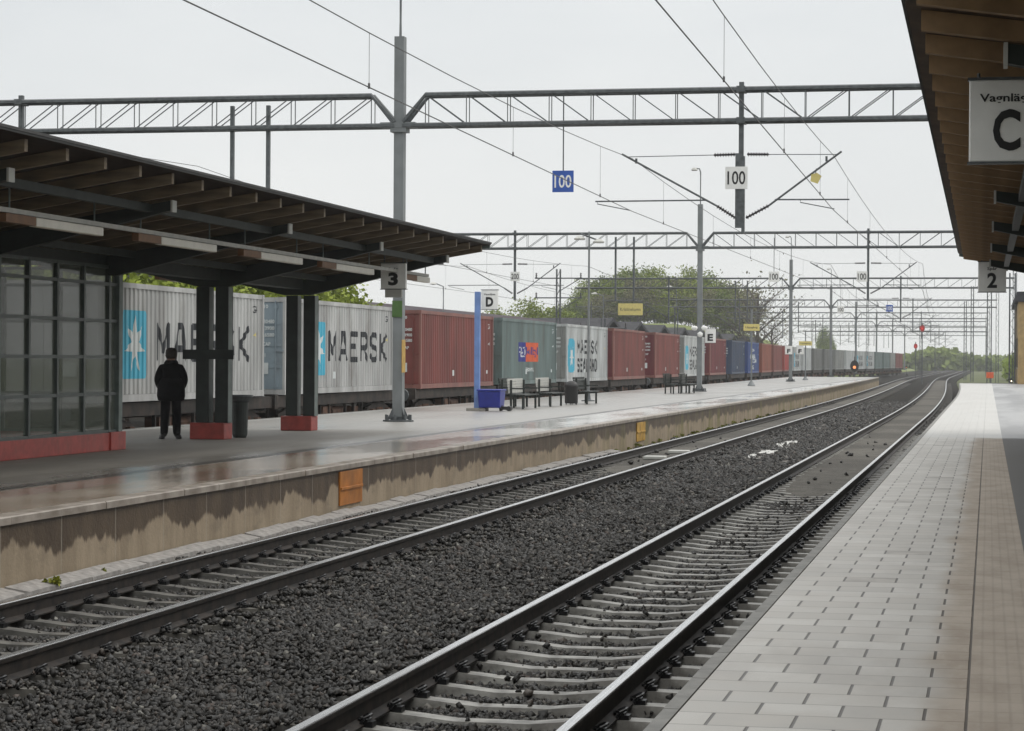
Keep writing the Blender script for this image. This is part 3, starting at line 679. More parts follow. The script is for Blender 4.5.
# speed signs
def speed_sign(x, y, z, s, txt, board, ink, label, rod=None, back=None):
    t = empty('speed_sign', (x, y, z), label, 'speed sign', 'speed signs hung from the gantries')
    q = MB(); q.box(-s/2, s/2, 0, .02, 0, s, board); q.build('board', None, t, bevel=.004)
    q = MB(); w = s*.40 if len(txt) > 1 else s*.12; text_front(q, txt, -w, w, -.004, s*.2, s*.8, ink, .012); q.build('number', None, t)
    q = MB(); q.tube([(0, .035, 0.03), (0, .035, rod if rod else s-.02)], .016, 6); q.build('rod', STEELD, t); return t
speed_sign(-5.86, 54.38, 5.6, .53, '100', WHITE, INK, 'white square speed sign reading 100 on the hanging post of the nearest gantry')
speed_sign(-10.05, 54.48, 5.57, .52, '100', BLUES, WHITE, 'blue square speed sign reading 100 hanging from the nearest gantry on a thin rod', rod=2.4)
speed_sign(-23.65, 114.9, 5.55, .48, '200', WHITE, INK, 'white square speed sign reading 200 at the left of the second gantry')
for (x, y, z, w_, l) in ((-6.05, 114.85, 5.5, WHITE, 'white square speed sign on the hanging post of the second gantry'), (-10.4, 114.9, 5.5, WHITE, 'grey white speed sign hanging mid span from the second gantry'), (-10.3, 178, 5.3, WHITE, 'small white speed sign hanging from the third gantry'), (-6.6, 177.9, 5.4, BLUES, 'small blue speed sign on the hanging post of the third gantry')):
    if w_ is WHITE or True: speed_sign(x+cx(y), y, z, .52, '100', w_, INK if w_ is WHITE else WHITE, l, rod=None if 'post' in l else 2.2)
# yellow marker flag on the cantilever
q = MB(); q.add([(-.12, 0, -.1), (.05, 0, -.16), (.14, 0, .02), (.03, 0, .1), (-.1, 0, .06), (-.12, .03, -.1), (.05, .03, -.16), (.14, .03, .02), (.03, .03, .1), (-.1, .03, .06)], [(0,1,2,3,4), (9,8,7,6,5), (0,5,6,1), (1,6,7,2), (2,7,8,3), (3,8,9,4), (4,9,5,0)])
o = q.build('marker_tag', YELLOW, None, (-4.0, 54.42, 5.87)); tag(o, 'small yellow tag hooked on the right cantilever tube of the nearest gantry', 'marker')
q = MB(); q.tube([(0, 0, .08), (0.02, 0.0, .2)], .01, 5); o2 = q.build('hook', STEELD, o)

# overhead wires
def overhead(label, Xs, zc, zm, sag):
    """contact wire + messenger + droppers over one track, supported at gantries"""
    t = empty('overhead_line', (0, 0, 0), label, 'overhead wire', 'overhead wires')
    ys = [GY[0]-60.5]+GY; c = MB(); m = MB()
    for i in range(len(ys)-1):
        a, b = ys[i], ys[i+1]; xa = Xs[0] if i == 0 else Xs[1+(i-1) % 2]; xb = Xs[1+i % 2]; xa += cx(a); xb += cx(b)
        P = lambda t_: (xa+(xb-xa)*t_, a+(b-a)*t_)
        c.tube([(*P(0), zc), (*P(1), zc)], .009 if i < 2 else .011, 5, cap=False)
        pts = []
        for k in range(13):
            t_ = k/12; pts.append((*P(t_), zm-sag*4*t_*(1-t_)))
        m.tube(pts, .008 if i < 2 else .011, 5, cap=False)
        for k in range(1, 12, 2) if i else (3, 5, 7, 9, 11):
            p = pts[k]
            if p[1] < 180: d = MB(); d.tube([(p[0], p[1], zc-.02), (p[0], p[1], zc+.05), (p[0], p[1], zc+.06), p], [.018, .018, .004, .004], 4); d.build('dropper_wire', WIRE, t)
    c.build('contact_wire', WIRE, t); m.build('messenger_wire', WIRE, t)
overhead('overhead wire above the near track, crossing in front of the white 100 sign', (-2.95, -3.59, -3.1), 5.10, 6.38, .47)
overhead('overhead wire above the second track beside the left platform', (-7.5, -8.37, -7.6), 5.10, 6.36, .56)
overhead('overhead wire above the container train', (-19.9, -19.3, -19.8), 5.0, 6.3, .5)
overhead('overhead wire over the yard track behind the container train', (-26.4, -26.4, -26.), 5.0, 6.3, .5)
# ------------------------------------------------------------------ containers
NP = 42; PL = 12.19
def panel_x(y):     # corrugation depth (0 at crest .. -.030)
    p = (PL-.3)/NP; t = ((y-.15) % p)/p
    if t < .25: return 0.
    if t < .40: return -.030*(t-.25)/.15
    if t < .75: return -.030
    if t < .90: return -.030*(1-(t-.75)/.15)
    return 0.
def breaks():
    p = (PL-.3)/NP; r = []
    for i in range(NP):
        for t in (0, .25, .40, .75, .90): r.append(.15+(i+t)*p)
    return [b for b in r if .15 <= b <= PL-.15]+[PL-.15]
def container_meshes():
    ys = breaks(); vs = []; fs = []; b = MB()
    for sx_ in (1, -1):
        k0 = len(vs)
        for y in ys:
            x = 1.195+panel_x(y+1e-6); vs += [(sx_*x, y, .16), (sx_*x, y, 2.48)]
        n = len(ys)
        for i in range(n-1): a = k0+2*i; fs.append((a, a+2, a+3, a+1) if sx_ > 0 else (a, a+1, a+3, a+2))
    b.add(vs, fs); b.box(-1.19, 1.19, .06, PL-.06, 2.545, 2.585)
    # end wall (far)
    b.box(-1.1, 1.1, PL-.06, PL-.03, .16, 2.5); b.box(-1.16, 1.16, .1, PL-.1, .05, .12)
    body = b.mesh('body')
    f = MB()
    for x in (-1.219, 1.149):
        for y in (0, PL-.15): f.box(x, x+.07, y, y+.15, .0, 2.591)
        f.box(x, x+.07, .151, PL-.151, .0, .155); f.box(x+.005, x+.065, .151, PL-.151, 2.48, 2.591)
    for y in (0, PL-.1): f.box(-1.148, 1.148, y, y+.1, 0, .14); f.box(-1.148, 1.148, y, y+.1, 2.47, 2.59)
    for x in (-1.225, 1.045):
        for y in (-.003, PL-.172):
            for z in (-.003, 2.479): f.box(x, x+.18, y, y+.175, z, z+.118)
    frame = f.mesh('frame')
    d = MB()
    d.box(-1.147, -.006, .03, .07, .15, 2.465); d.box(.006, 1.147, .03, .07, .15, 2.465)
    for s in (-1, 1):
        for k in range(1, 4): d.box(s*.58-.5, s*.58+.5, .012, .03, .15+k*.58-.02, .15+k*.58+.02)
    door = d.mesh('door')
    l = MB()
    for x in (-.95, -.35, .35, .95):
        l.tube([(x, -.005, .12), (x, -.005, 2.5)], .02, 6); l.box(x-.05, x+.05, -.015, .02, .2, .28); l.box(x-.05, x+.05, -.015, .02, 2.3, 2.38); l.box(x-.02, x+.22, -.02, -.0, 1.15, 1.2)
    rods = l.mesh('lock_bars')
    return body, frame, door, rods
CB, CF, CD, CR = container_meshes()
def side_mesh(mb, pts, faces, m, off=.006):
    """drape flat shapes (y,z) over the corrugated +X side"""
    bm = bmesh.new(); vv = [bm.verts.new((0, p[0], p[1])) for p in pts]
    for f in faces:
        try: bm.faces.new([vv[i] for i in f])
        except ValueError: pass
    y0 = min(p[0] for p in pts); y1 = max(p[0] for p in pts)
    for b in breaks():
        if y0 < b < y1: bmesh.ops.bisect_plane(bm, geom=bm.verts[:]+bm.edges[:]+bm.faces[:], plane_co=(0, b, 0), plane_no=(0, 1, 0))
    bm.verts.ensure_lookup_table(); bm.verts.index_update()
    mb.add([(1.195+panel_x(v.co.y)+off, v.co.y, v.co.z) for v in bm.verts], [tuple(v.index for v in f.verts) for f in bm.faces], m); bm.free()
def side_text(mb, s, y0, y1, z0, z1, m, bold=.018):
    p, f = text_fit(s, y1-y0, z1-z0, bold); side_mesh(mb, [(y0+a, z0+b) for a, b in p], f, m)
def side_rect(mb, y0, y1, z0, z1, m, off=.004, rad=.08):
    pts = []
    for (cy_, cz_, a0) in ((y1-rad, z0+rad, -90), (y1-rad, z1-rad, 0), (y0+rad, z1-rad, 90), (y0+rad, z0+rad, 180)):
        for k in range(5): a = R_(a0+k*22.5); pts.append((cy_+rad*math.cos(a), cz_+rad*math.sin(a)))
    side_mesh(mb, pts, [tuple(range(len(pts)))], m, off)
def side_star(mb, yc, zc, r, m, n=7, wy=1.0):
    pts = [(yc, zc)]
    for k in range(2*n):
        a = math.pi/2+k*math.pi/n; rr = r if k % 2 == 0 else r*.38; pts.append((yc-rr*math.cos(a)*wy*-1, zc+rr*math.sin(a)))
    side_mesh(mb, pts, [(0, 1+k, 1+(k+1) % (2*n)) for k in range(2*n)], m, .009)
def paint(name, c, **k): return mat(name, c, .55, 0, .2, 1.4, dirt=.75, stretch=(1, 1, .3), **k)
PAINTS = dict(grey=paint('container_grey', (.40, .405, .40)), lgrey=paint('container_light_grey', (.45, .47, .47)), red=paint('container_red', (.175, .045, .038)), dred=paint('container_dark_red', (.135, .024, .03)),
              teal=paint('container_teal', (.125, .172, .168)), blue=paint('container_blue', (.02, .055, .20)), navy=paint('container_navy', (.028, .05, .10)), orange=paint('container_orange_red', (.22, .06, .035)),
              bred=paint('container_bright_red', (.33, .045, .04)), dgrey=paint('container_dark_grey', (.15, .155, .15)), mgrey=paint('container_mid_grey', (.24, .25, .24)), bluegrey=paint('container_blue_grey', (.24, .30, .34)))
FR = dict(red=paint('frame_pinkish_red', (.21, .085, .07)), grey=paint('frame_grey', (.42, .43, .41)), teal=paint('frame_teal', (.09, .14, .125)))
SKY = mat('pale_blue_logo', (.06, .40, .56), .5, 0, .08, 1); STARW = mat('white_logo', (.62, .66, .66), .5, 0, .05, 1)
LET = mat('container_lettering', (.014, .017, .022), .55, 0, .2, 2); LORANGE = mat('logo_orange', (.62, .10, .03), .5); LBLUE = mat('logo_blue', (.02, .03, .22), .5)
CX0 = -19.52; CZ = .56
def tx(y): return cx(y)+6.0*smooth(250, 425, y)
GLY = dict(M=[[(0,0),(0,1),(.5,.25),(1,1),(1,0)]], A=[[(0,0),(.32,1),(.68,1),(1,0)],[(.14,.3),(.86,.3)]], E=[[(1,1),(0,1),(0,0),(1,0)],[(0,.52),(.85,.52)]], R=[[(0,0),(0,1),(.8,1),(1,.85),(1,.6),(.8,.47),(0,.47)],[(.55,.47),(1,0)]],
 S=[[(1,.85),(.8,1),(.2,1),(0,.82),(0,.65),(.2,.53),(.8,.47),(1,.35),(1,.18),(.8,0),(.2,0),(0,.15)]], K=[[(0,0),(0,1)],[(1,1),(.12,.48),(1,0)]], L=[[(0,1),(0,0),(1,0)]], N=[[(0,0),(0,1),(1,0),(1,1)]], D=[[(0,0),(0,1),(.7,1),(1,.75),(1,.25),(.7,0),(0,0)]])
def side_strokes(mb, s_, y0, y1, z0, z1, m, w):
    n = len(s_); adv = (y1-y0)/n; gw = adv*.74; k = 0; h = w/2
    for i, ch in enumerate(s_):
        for pl in GLY[ch]:
            for a, b in zip(pl[:-1], pl[1:]):
                A = Vector((y0+i*adv+h+a[0]*(gw-w), z0+h+a[1]*(z1-z0-w))); B = Vector((y0+i*adv+h+b[0]*(gw-w), z0+h+b[1]*(z1-z0-w)))
                d = (B-A).normalized(); nn = Vector((-d.y, d.x))*h; A -= d*h*.6; B += d*h*.6; k += 1
                side_mesh(mb, [tuple(A-nn), tuple(B-nn), tuple(B+nn), tuple(A+nn)], [(0, 1, 2, 3)], m, .004+.0006*(k % 5))
def container(y, colr, label, art=None, doorcol=None, marks=True):
    t = empty('shipping_container', (CX0+tx(y+6), y, CZ), label, 'container', 'shipping containers on the freight train')
    t.rotation_euler.z = -math.atan2(tx(y+12)-tx(y), 12); t.scale.y = .93
    for nm, me, c in (('body', CB, PAINTS[colr]), ('frame', CF, FR.get('red' if 'red' in colr and y < 300 else None, PAINTS[colr])), ('door', CD, PAINTS[doorcol or colr]), ('lock_bars', CR, PAINTS[doorcol or colr])):
        if y > 260 and nm == 'lock_bars': continue
        if not me.materials: me.materials.append(c)
        o = bpy.data.objects.new(nm, me); col.objects.link(o); o.parent = t
        o.material_slots[0].link = 'OBJECT'; o.material_slots[0].material = c
    if marks and y < 200:
        q = MB()
        for k, (s, zz) in enumerate((('4210', 2.3), ('MGW 30480', 1.9), ('TARE 3900', 1.72), ('NET 26580', 1.54), ('CU.CAP', 1.3), ('G1', 1.0))):
            w = .07*len(s); text_front(q, s, .5-w/2+.1, .5+w/2+.1, .008, zz, zz+.1, STARW, .02)
        q.box(.45, .75, .004, .009, .55, .85, STARW); q.build('door_marks', None, t)
        q = MB(); side_text(q, 'G4', PL-.9, PL-.5, 2.12, 2.3, STARW if 'grey' not in colr else LET); side_text(q, '45', PL-.8, PL-.55, 1.5, 1.62, YELLOW if 'grey' in colr else STARW); side_rect(q, PL*.42, PL*.42+.18, .4, .6, STARW, rad=.03)
        if 'red' in colr or colr == 'teal': side_rect(q, PL-1.2, PL-1., .45, .58, STARW, rad=.03)
        q.build('side_marks', None, t)
    if art: art(t)
    return t
def art_m(l0, l1, t0, t1):
    def f(t):
        q = MB(); side_rect(q, l0, l1, .5, 2.0, SKY); q.build('logo_panel', None, t)
        q = MB(); side_star(q, (l0+l1)/2, 1.25, .66, STARW, 7, 1.0); q.build('logo_star', None, t)
        q = MB(); side_strokes(q, 'MAERSK', t0, t1+(t1-t0)*.04, .87, 1.78, LET, .16); q.build('lettering', None, t)
    return f
def art_ms(t):
    q = MB(); side_rect(q, .35, 2.35, .42, 1.95, SKY, rad=.5); q.build('logo_panel', None, t); q = MB(); side_star(q, 1.4, 1.2, .6, STARW, 7, .9); q.build('logo_star', None, t)
    q = MB(); side_strokes(q, 'MAERSK', 3.0, 9.2, 1.27, 1.92, LET, .13); side_strokes(q, 'SEALAND', 3.0, 9.2, .42, 1.06, LET, .13); q.build('lettering', None, t)
def art_po(t):
    q = MB(); side_rect(q, 3.5, 5.05, .9, 1.68, LBLUE, rad=.02); q.build('logo_blue_panel', None, t); q = MB(); side_rect(q, 5.05, 7.9, .9, 1.68, LORANGE, rad=.02); q.build('logo_orange_panel', None, t)
    q = MB(); side_text(q, 'P&O', 3.68, 4.95, 1.08, 1.5, STARW, .0); m2 = LBLUE; p, f = text_fit('Nedlloyd', 2.6, .42, .01); side_mesh(q, [(5.18+a, 1.08+b) for a, b in p], f, LBLUE, .008); side_text(q, 'P&O NL', 5.1, 6.9, .5, .66, STARW); q.build('lettering', None, t)
def art_cma(t):
    q = MB(); side_text(q, 'CMA', 4.5, 7.2, 1.8, 2.05, STARW); side_text(q, 'CMA', 2.6, 8.4, 1.15, 1.6, STARW); side_text(q, 'CGM', 5.2, 9.4, .85, 1.2, STARW); side_text(q, 'G', 5.0, 6.6, .3, .65, STARW); q.build('lettering', None, t)
def art_vert(t):
    q = MB(); side_rect(q, .5, .62, .3, 2.2, STARW, rad=.02); q.build('vertical_marks', None, t)
LIST = [(45.5, 'grey', 'nearest grey container with pale blue star logo and large MAERSK lettering behind the standing man', art_m(1.6, 3.2, 3.85, 11.0), None),
 (58.65, 'grey', 'second grey container with MAERSK lettering just left of the gantry mast', art_m(2.75, 4.15, 4.53, 11.5), 'bluegrey'),
 (73.6, 'red', 'plain rusty red container between the grey mast and the blue sign post', None, 'red'),
 (86.6, 'teal', 'teal grey container with a small blue and orange square logo', art_po, 'teal'),
 (100.7, 'lgrey', 'light grey container with two lines of lettering MAERSK SEALAND', art_ms, 'mgrey'),
 (114.1, 'red', 'red container directly after the MAERSK SEALAND one', art_vert, 'dred'),
 (129.9, 'red', 'red container behind the second pair of benches with white marked dark end', art_vert, 'dred'),
 (144.2, 'lgrey', 'light grey container with pale blue logo behind the second mast', art_ms, 'mgrey'),
 (159.3, 'dred', 'dark wine red container right of the sign with letter E', art_vert, 'dred'),
 (175.3, 'navy', 'plain dark navy container left of the thin yellow sign post', None, None),
 (189.6, 'blue', 'bright blue container with white slanting letters', art_cma, None),
 (204.3, 'orange', 'orange red container following the bright blue one', None, None),
 (218.6, 'red', 'brownish red container left of the third mast', None, None),
 (233, 'bred', 'bright red container just right of the third mast', None, None)]
for y, c, lab, art, dc in LIST: container(y, c, lab, art, dc)
ordw = ['fifteenth', 'sixteenth', 'seventeenth', 'eighteenth', 'nineteenth', 'twentieth', 'twenty-first', 'twenty-second', 'twenty-third', 'twenty-fourth', 'twenty-fifth', 'twenty-sixth', 'twenty-seventh', 'twenty-eighth', 'twenty-ninth', 'thirtieth', 'thirty-first', 'thirty-second', 'thirty-third', 'thirty-fourth', 'thirty-fifth', 'thirty-sixth', 'thirty-seventh', 'thirty-eighth']
y = 247.2; i = 0; CY = [q_[0] for q_ in LIST]
nice = dict(lgrey='light grey', dgrey='dark grey', mgrey='mid grey', grey='pale grey', teal='teal', red='red')
while y < 415:
    c = 'lgrey' if y < 272 else 'dgrey' if y < 299 else 'mgrey' if y < 312 else 'lgrey' if y < 355 else 'teal' if y < 383 else 'mgrey' if y < 398 else 'red'
    container(y, c, nice[c]+' container, '+ordw[i]+' from the near end of the train', art_ms if y < 255 or 330 < y < 345 else None, None, False); CY.append(y); y += 13.95; i += 1

# wagons
WD = mat('wagon_underframe', (.018, .015, .013), .75, 0, .4, 3, c2=(.045, .032, .024)); WR = mat('wagon_rust', (.10, .05, .03), .75, 0, .4, 6)
def wagon_proto():
    t = empty('container_wagon', (CX0, 0, RAIL), 'w', 'wagon', 'flat wagons of the freight train')
    L_ = 13.0; zt = CZ-RAIL
    q = MB()
    for x in (-1.12, 1.0): q.box(x, x+.12, -.4, L_-.4, zt-.33, zt-.03)
    for k in range(9): q.box(-1.0, 1.0, k*1.5, k*1.5+.12, zt-.25, zt-.05)
    q.box(-.2, .2, -.4, L_-.4, zt-.42, zt-.06); q.box(-1.2, 1.2, -.5, -.38, zt-.36, zt+.02); q.box(-1.2, 1.2, L_-.5, L_-.38, zt-.36, zt+.02)
    for yy in (3.9, 4.8, 6.5, 7.4, 8.3): q.box(1.02, 1.1, yy, yy+.07, zt-.62, zt-.33)
    q.build('underframe', WD, t)
    q = MB(); q.box(.7, 1.05, 4.3, 5.1, .35, .75); q.tube([(.8, 5.6, .55), (.8, 7.0, .55)], .18, 10); q.box(.5, 1.0, 7.6, 8.2, .3, .7); q.build('brake_gear', WR, t)
    for yb in (1.6, L_-2.4):
        b = MB(); b.prism([(yb-1.25, .62), (yb-.6, .75), (yb+.6, .75), (yb+1.25, .62), (yb+1.25, .42), (yb+.5, .30), (yb-.5, .30), (yb-1.25, .42)], .88, .98, 'x', WD); b.prism([(yb-1.25, .62), (yb-.6, .75), (yb+.6, .75), (yb+1.25, .62), (yb+1.25, .42), (yb+.5, .30), (yb-.5, .30), (yb-1.25, .42)], -.98, -.88, 'x', WD)
        for s in (-.9, .9): b.box(.99, 1.1, yb+s-.13, yb+s+.13, .33, .58, WR)
        for s in (-.22, 0, .22): b.tube([(1.0, yb+s, .34), (1.0, yb+s, .62)], .08, 8, WR)
        b.box(-.879, .879, yb-.2, yb+.2, .36, .62, WD)
        bo = b.build('bogie', None, t)
        for s in (-.9, .9):
            w = MB()
            for xs in (-1, 1): w.lathe([(.0, -.01), (.40, -.01), (.46, -.05), (.46, -.06), (.42, -.13), (.30, -.11), (.10, -.11), (.0, -.13)], (xs*.75+.0, yb+s, .44), 20, WD, 'x')
            w.tube([(-.75, yb+s, .44), (.75, yb+s, .44)], .08, 8, WD); w.build('wheelset', None, bo)
    for x in (-.88, .88):
        q = MB(); q.lathe([(.0, -.0), (.20, 0), (.22, .03), (.08, .05), (.08, .45)], (x, -.95, zt-.2), 12, STEELD, 'y'); q.build('buffer', None, t)
    return t
wp = wagon_proto()
for i, y in enumerate(CY):
    o = wp if i == 0 else copy_tree(wp); o.location = (CX0+tx(y+6), y-.15, RAIL); o.rotation_euler.z = -math.atan2(tx(y+12)-tx(y), 12)
    o['label'] = 'dark rusty flat wagon under the '+(('nearest', 'second', 'third', 'fourth', 'fifth', 'sixth', 'seventh', 'eighth', 'ninth', 'tenth', 'eleventh', 'twelfth', 'thirteenth', 'fourteenth')[i] if i < 14 else ordw[i-14])+' container of the train'

# ------------------------------------------------------------------ platform furniture
def bench(x, y, ln, label, back=1, pale=True, rot=0):
    t = empty('platform_bench', (x, y, 0), label, 'bench', 'benches on the left platform'); t.rotation_euler.z = rot
    q = MB()
    for k in range(5): q.box(-.20+k*.095, -.20+k*.095+.08, 0, ln, .42, .455)
    q.build('seat', GREEN, t, bevel=.006)
    q = MB()
    for k in range(5): q.box(-.27-k*.012, -.235-k*.012, .0, ln, .50+k*.09, .50+k*.09+.082)
    q.build('backrest', mat('pale_sheen_slats', (.50, .50, .47), .3, 0, .1, 5) if pale else GREEN, t, bevel=.005)  # pale slats: reflection off wet wood put into the colour
    for yy in (.15, ln-.15):
        q = MB(); q.box(-.24, -.18, yy-.035, yy+.035, 0, .9); q.box(.14, .2, yy-.035, yy+.035, 0, .42); q.box(-.179, .139, yy-.035, yy+.035, .36, .415); q.box(-.2, .24, yy-.03, yy+.03, .62, .66); q.build('leg', GREEN, t)
    return t
bench(-14.25, 69.6, 2.3, 'slatted bench nearest the blue grit bin, pale backrest')
bench(-14.2, 73.9, 2.2, 'slatted bench farther from the blue grit bin, pale backrest')
bench(-14.95, 71.6, 2.4, 'dark bench turned the other way between the two pale backed benches', pale=False)
bench(-13.8, 78.6, 2.2, 'dark bench beside the litter bin before the double lamp post', pale=False)
bench(-14.5, 106.2, 2.2, 'dark bench near the second mast, left of the pale backed one', pale=False)
bench(-14.2, 109.8, 2.0, 'bench with pale backrest just before the second mast')
bench(-13.9, 107.2, 2.2, 'dark green bench in front of the pale backed bench near the second mast', pale=False)
def litter_bin(x, y, label, mt=GREENG, h=.85, r=.2):
    t = empty('litter_bin', (x, y, 0), label, 'litter bin')
    q = MB(); q.lathe([(r*.7, 0), (r*.85, .06), (r*.95, h*.85), (r, h*.87)], (0, 0, .002), 18); q.build('body', mt, t, smooth=False)
    q = MB(); q.lathe([(r*1.0, 0), (r*1.5, .09), (r*1.5, .12), (r*1.4, .12), (r*.9, .02)], (0, 0, h*.87+.003), 18); q.build('rim', STEELD, t); return t
litter_bin(-14.03, 42.1, 'dark flared litter bin behind the right column of the pair beside the man', GREEN, .8, .17)
tb = empty('litter_bin', (-14.05, 78.0, 0), 'black domed litter bin between the benches and the double lamp post', 'litter bin')
q = MB(); q.lathe([(.30, .05), (.33, .1), (.33, .72), (.36, .74), (.34, .86), (.24, .97), (.1, 1.02), (.0, 1.03)], (0, 0, 0), 16); q.build('body', BLACK, tb, smooth=True); tb.scale = (.7, .7, .8)
for k in range(4): a = k*math.pi/2; q = MB(); q.box(.25*math.cos(a)-.02, .25*math.cos(a)+.02, .25*math.sin(a)-.02, .25*math.sin(a)+.02, 0, .12); q.build('leg', BLACK, tb)
# blue post with letter D
t = empty('sign_post', (-14.9, 66.9, 0), 'tall pale blue square post standing beside the blue grit bin', 'sign post')
q = MB(); q.box(-.08, .08, -.08, .08, .0, 3.55); q.build('post', PALEBLUE, t, bevel=.01); q = MB(); q.box(-.28, .3, -.25, .25, 0, .09); q.build('foot', mat('foot_concrete', (.3, .28, .25), .7), t, bevel=.01)
d = platform_sign(-14.8, -14.3, 66.95, 3.03, 3.60, 'D', 'Vagnläge', 'white sign with black letter D fixed beside the pale blue post')
t = empty('grit_bin', (-14.47, 66.9, 0), 'royal blue plastic grit bin on small black wheels', 'grit bin')
q = MB(); q.add([(-.32, -.3, .10), (.32, -.3, .10), (.32, .35, .10), (-.32, .35, .10), (-.35, -.36, .6), (.35, -.36, .6), (.35, .42, .6), (-.35, .42, .6)], [(0,3,2,1), (4,5,6,7), (0,1,5,4), (1,2,6,5), (2,3,7,6), (3,0,4,7)]); q.build('tub', mat('blue_plastic', (.012, .022, .23), .4), t, bevel=.03)
q = MB(); q.box(-.37, .37, -.39, .45, .602, .65); q.build('lid', mat('blue_plastic_lid', (.016, .03, .27), .4), t, bevel=.02)
for x in (-.2, .3): q = MB(); q.lathe([(0, -.04), (.09, -.04), (.09, .04), (0, .04)], (x, 0, .092), 14, None, 'x'); q.build('wheel', BLACK, t)
q = MB(); q.box(.34, .62, -.1, .1, .04, .14); q.tube([(.55, -.15, .08), (.55, .15, .08)], .075, 10); q.build('drawbar', BLACK, t)
# double lamp
def lamp_post(x, y, h, label):
    t = empty('lamp_post', (x, y, 0), label, 'lamp post', 'slim lamp posts on the left platform')
    q = MB(); q.tube([(0, 0, 0), (0, 0, h)], .055, 8, r2=.035); q.build('pole', STEEL, t); q = MB(); q.lathe([(.26, 0), (.26, .03), (.1, .06), (.07, .3), (0, .3)], (0, 0, .002), 14); q.build('foot', STEELD, t)
    for s in (-1, 1):
        q = MB(); q.tube([(0, 0, h-.2), (s*.32, 0, h-.2+s*-.12)], .03, 6); q.build('arm', STEELD, t)
        q = MB(); q.lathe([(0, .13), (.1, .11), (.22, .02), (.2, -.03), (0, -.04)], (s*.36, 0, h-.34-(s*.06)), 14); q.build('lamp_head', WHITED, t)
    return t
lamp_post(-14.65, 84.9, 6.35, 'thin grey lamp post with two hooded lamps beyond the benches')
def thin_sign_post(x, y, z, w, h, label, double=True):
    t = empty('information_sign', (x, y, 0), label, 'sign', 'yellow information signs')
    q = MB(); q.tube([(0, 0, 0), (0, 0, z+h+.9)], .05, 8); q.lathe([(.24, 0), (.24, .04), (.08, .3), (0, .3)], (0, 0, .002), 12); q.build('post', STEEL, t)
    q = MB(); q.box(-w/2, w/2, -.09, -.05, z, z+h); q.build('board', YELLOW, t, bevel=.008)
    q = MB(); text_front(q, 'Uppgång', -w*.38, w*.38, -.0935, z+h*.3, z+h*.65, INK, .01); q.build('lettering', None, t)
thin_sign_post(-14.5, 144, 3.45, 1.0, .42, 'yellow sign board on a thin grey post in front of the navy container')
thin_sign_post(-13.95+cx(194), 194, 2.9, 1.1, .36, 'small yellow sign board on the farthest post near the platform end')
lp = thin_sign_post
# white lamps / camera on second mast and letter signs
t = empty('loudspeaker', (-14.11, 114.6, 2.75), 'pair of white loudspeakers on the second mast', 'loudspeaker')
for x in (-.28, .22): q = MB(); q.lathe([(0, -.12), (.1, -.1), (.17, .02), (.12, .1), (0, .12)], (x, -.1, .42), 12); q.build('horn', WHITE, t, smooth=True)
q = MB(); q.lathe([(0, -.15), (.12, -.1), (.14, .05), (0, .14)], (.02, -.22, .12), 12); q.build('dome', WHITE, t, smooth=True)
platform_sign(-13.93, -13.4, 115.1, 2.45, 3.15, 'E', '', 'white sign with black letter E on the second mast', group='letter signs')
platform_sign(-15.3, -14.75, 177.6, 2.1, 2.75, 'F', '', 'white sign with black letter F left of the third mast', group='letter signs')
platform_sign(-14.5, -13.95, 178.4, 2.1, 2.75, 'F', '', 'white sign with black letter F right of the third mast', group='letter signs')
# plates on the platform wall
for (ya, yb, za, zb, c, lab) in ((31.75, 32.95, -.59, -.10, (.36, .13, .018), 'rusty orange metal plate on the left platform wall nearest the camera'), (60.2, 61.7, -.62, -.12, (.42, .24, .03), 'yellow orange metal plate farther along the left platform wall')):
    q = MB(); q.box(-9.098, -9.07, ya, yb, za+.25, zb); q.box(-9.098, -9.072, ya+.01, yb-.01, za, za+.243); q.box(-9.07, -9.05, ya+.02, yb-.04, za+.225, za+.265)
    tag(q.build('wall_plate', mat('orange_plate%d' % int(ya), c, .6, 0, .25, 3, dirt=.4), bevel=.004), lab, 'metal plate')
# balise between the rails of the left track
for k, (y, x) in enumerate(((52.6, -7.5), (56.2, -7.42))):
    q = MB(); q.box(x-.25, x+.25, y-.2, y+.2, RAIL-.17, RAIL-.09); tag(q.build('track_beacon', WHITED, bevel=.02), ('nearer' if k == 0 else 'farther')+' pale flat signal beacon fixed between the rails of the second track', 'beacon')
q = MB(); rs = random.Random(5)
pts = []
for k in range(14): pts.append((-5.22+.10*math.sin(k)+.16*math.sin(math.pi*k/13), 52.5+k*1.15))
for k in range(13, -1, -1): pts.append((-5.42+.08*math.cos(k*1.7)-.16*math.sin(math.pi*k/13), 52.5+k*1.15))
q.prism(pts, -.85, -.705, 'z')
tag(q.build('lime_patch', mat('white_lime', (.5, .5, .48), .9, 0, .3, 8, bump=.03, bscale=14)), 'long whitish powder streak on the ballast between the two tracks', 'powder streak')

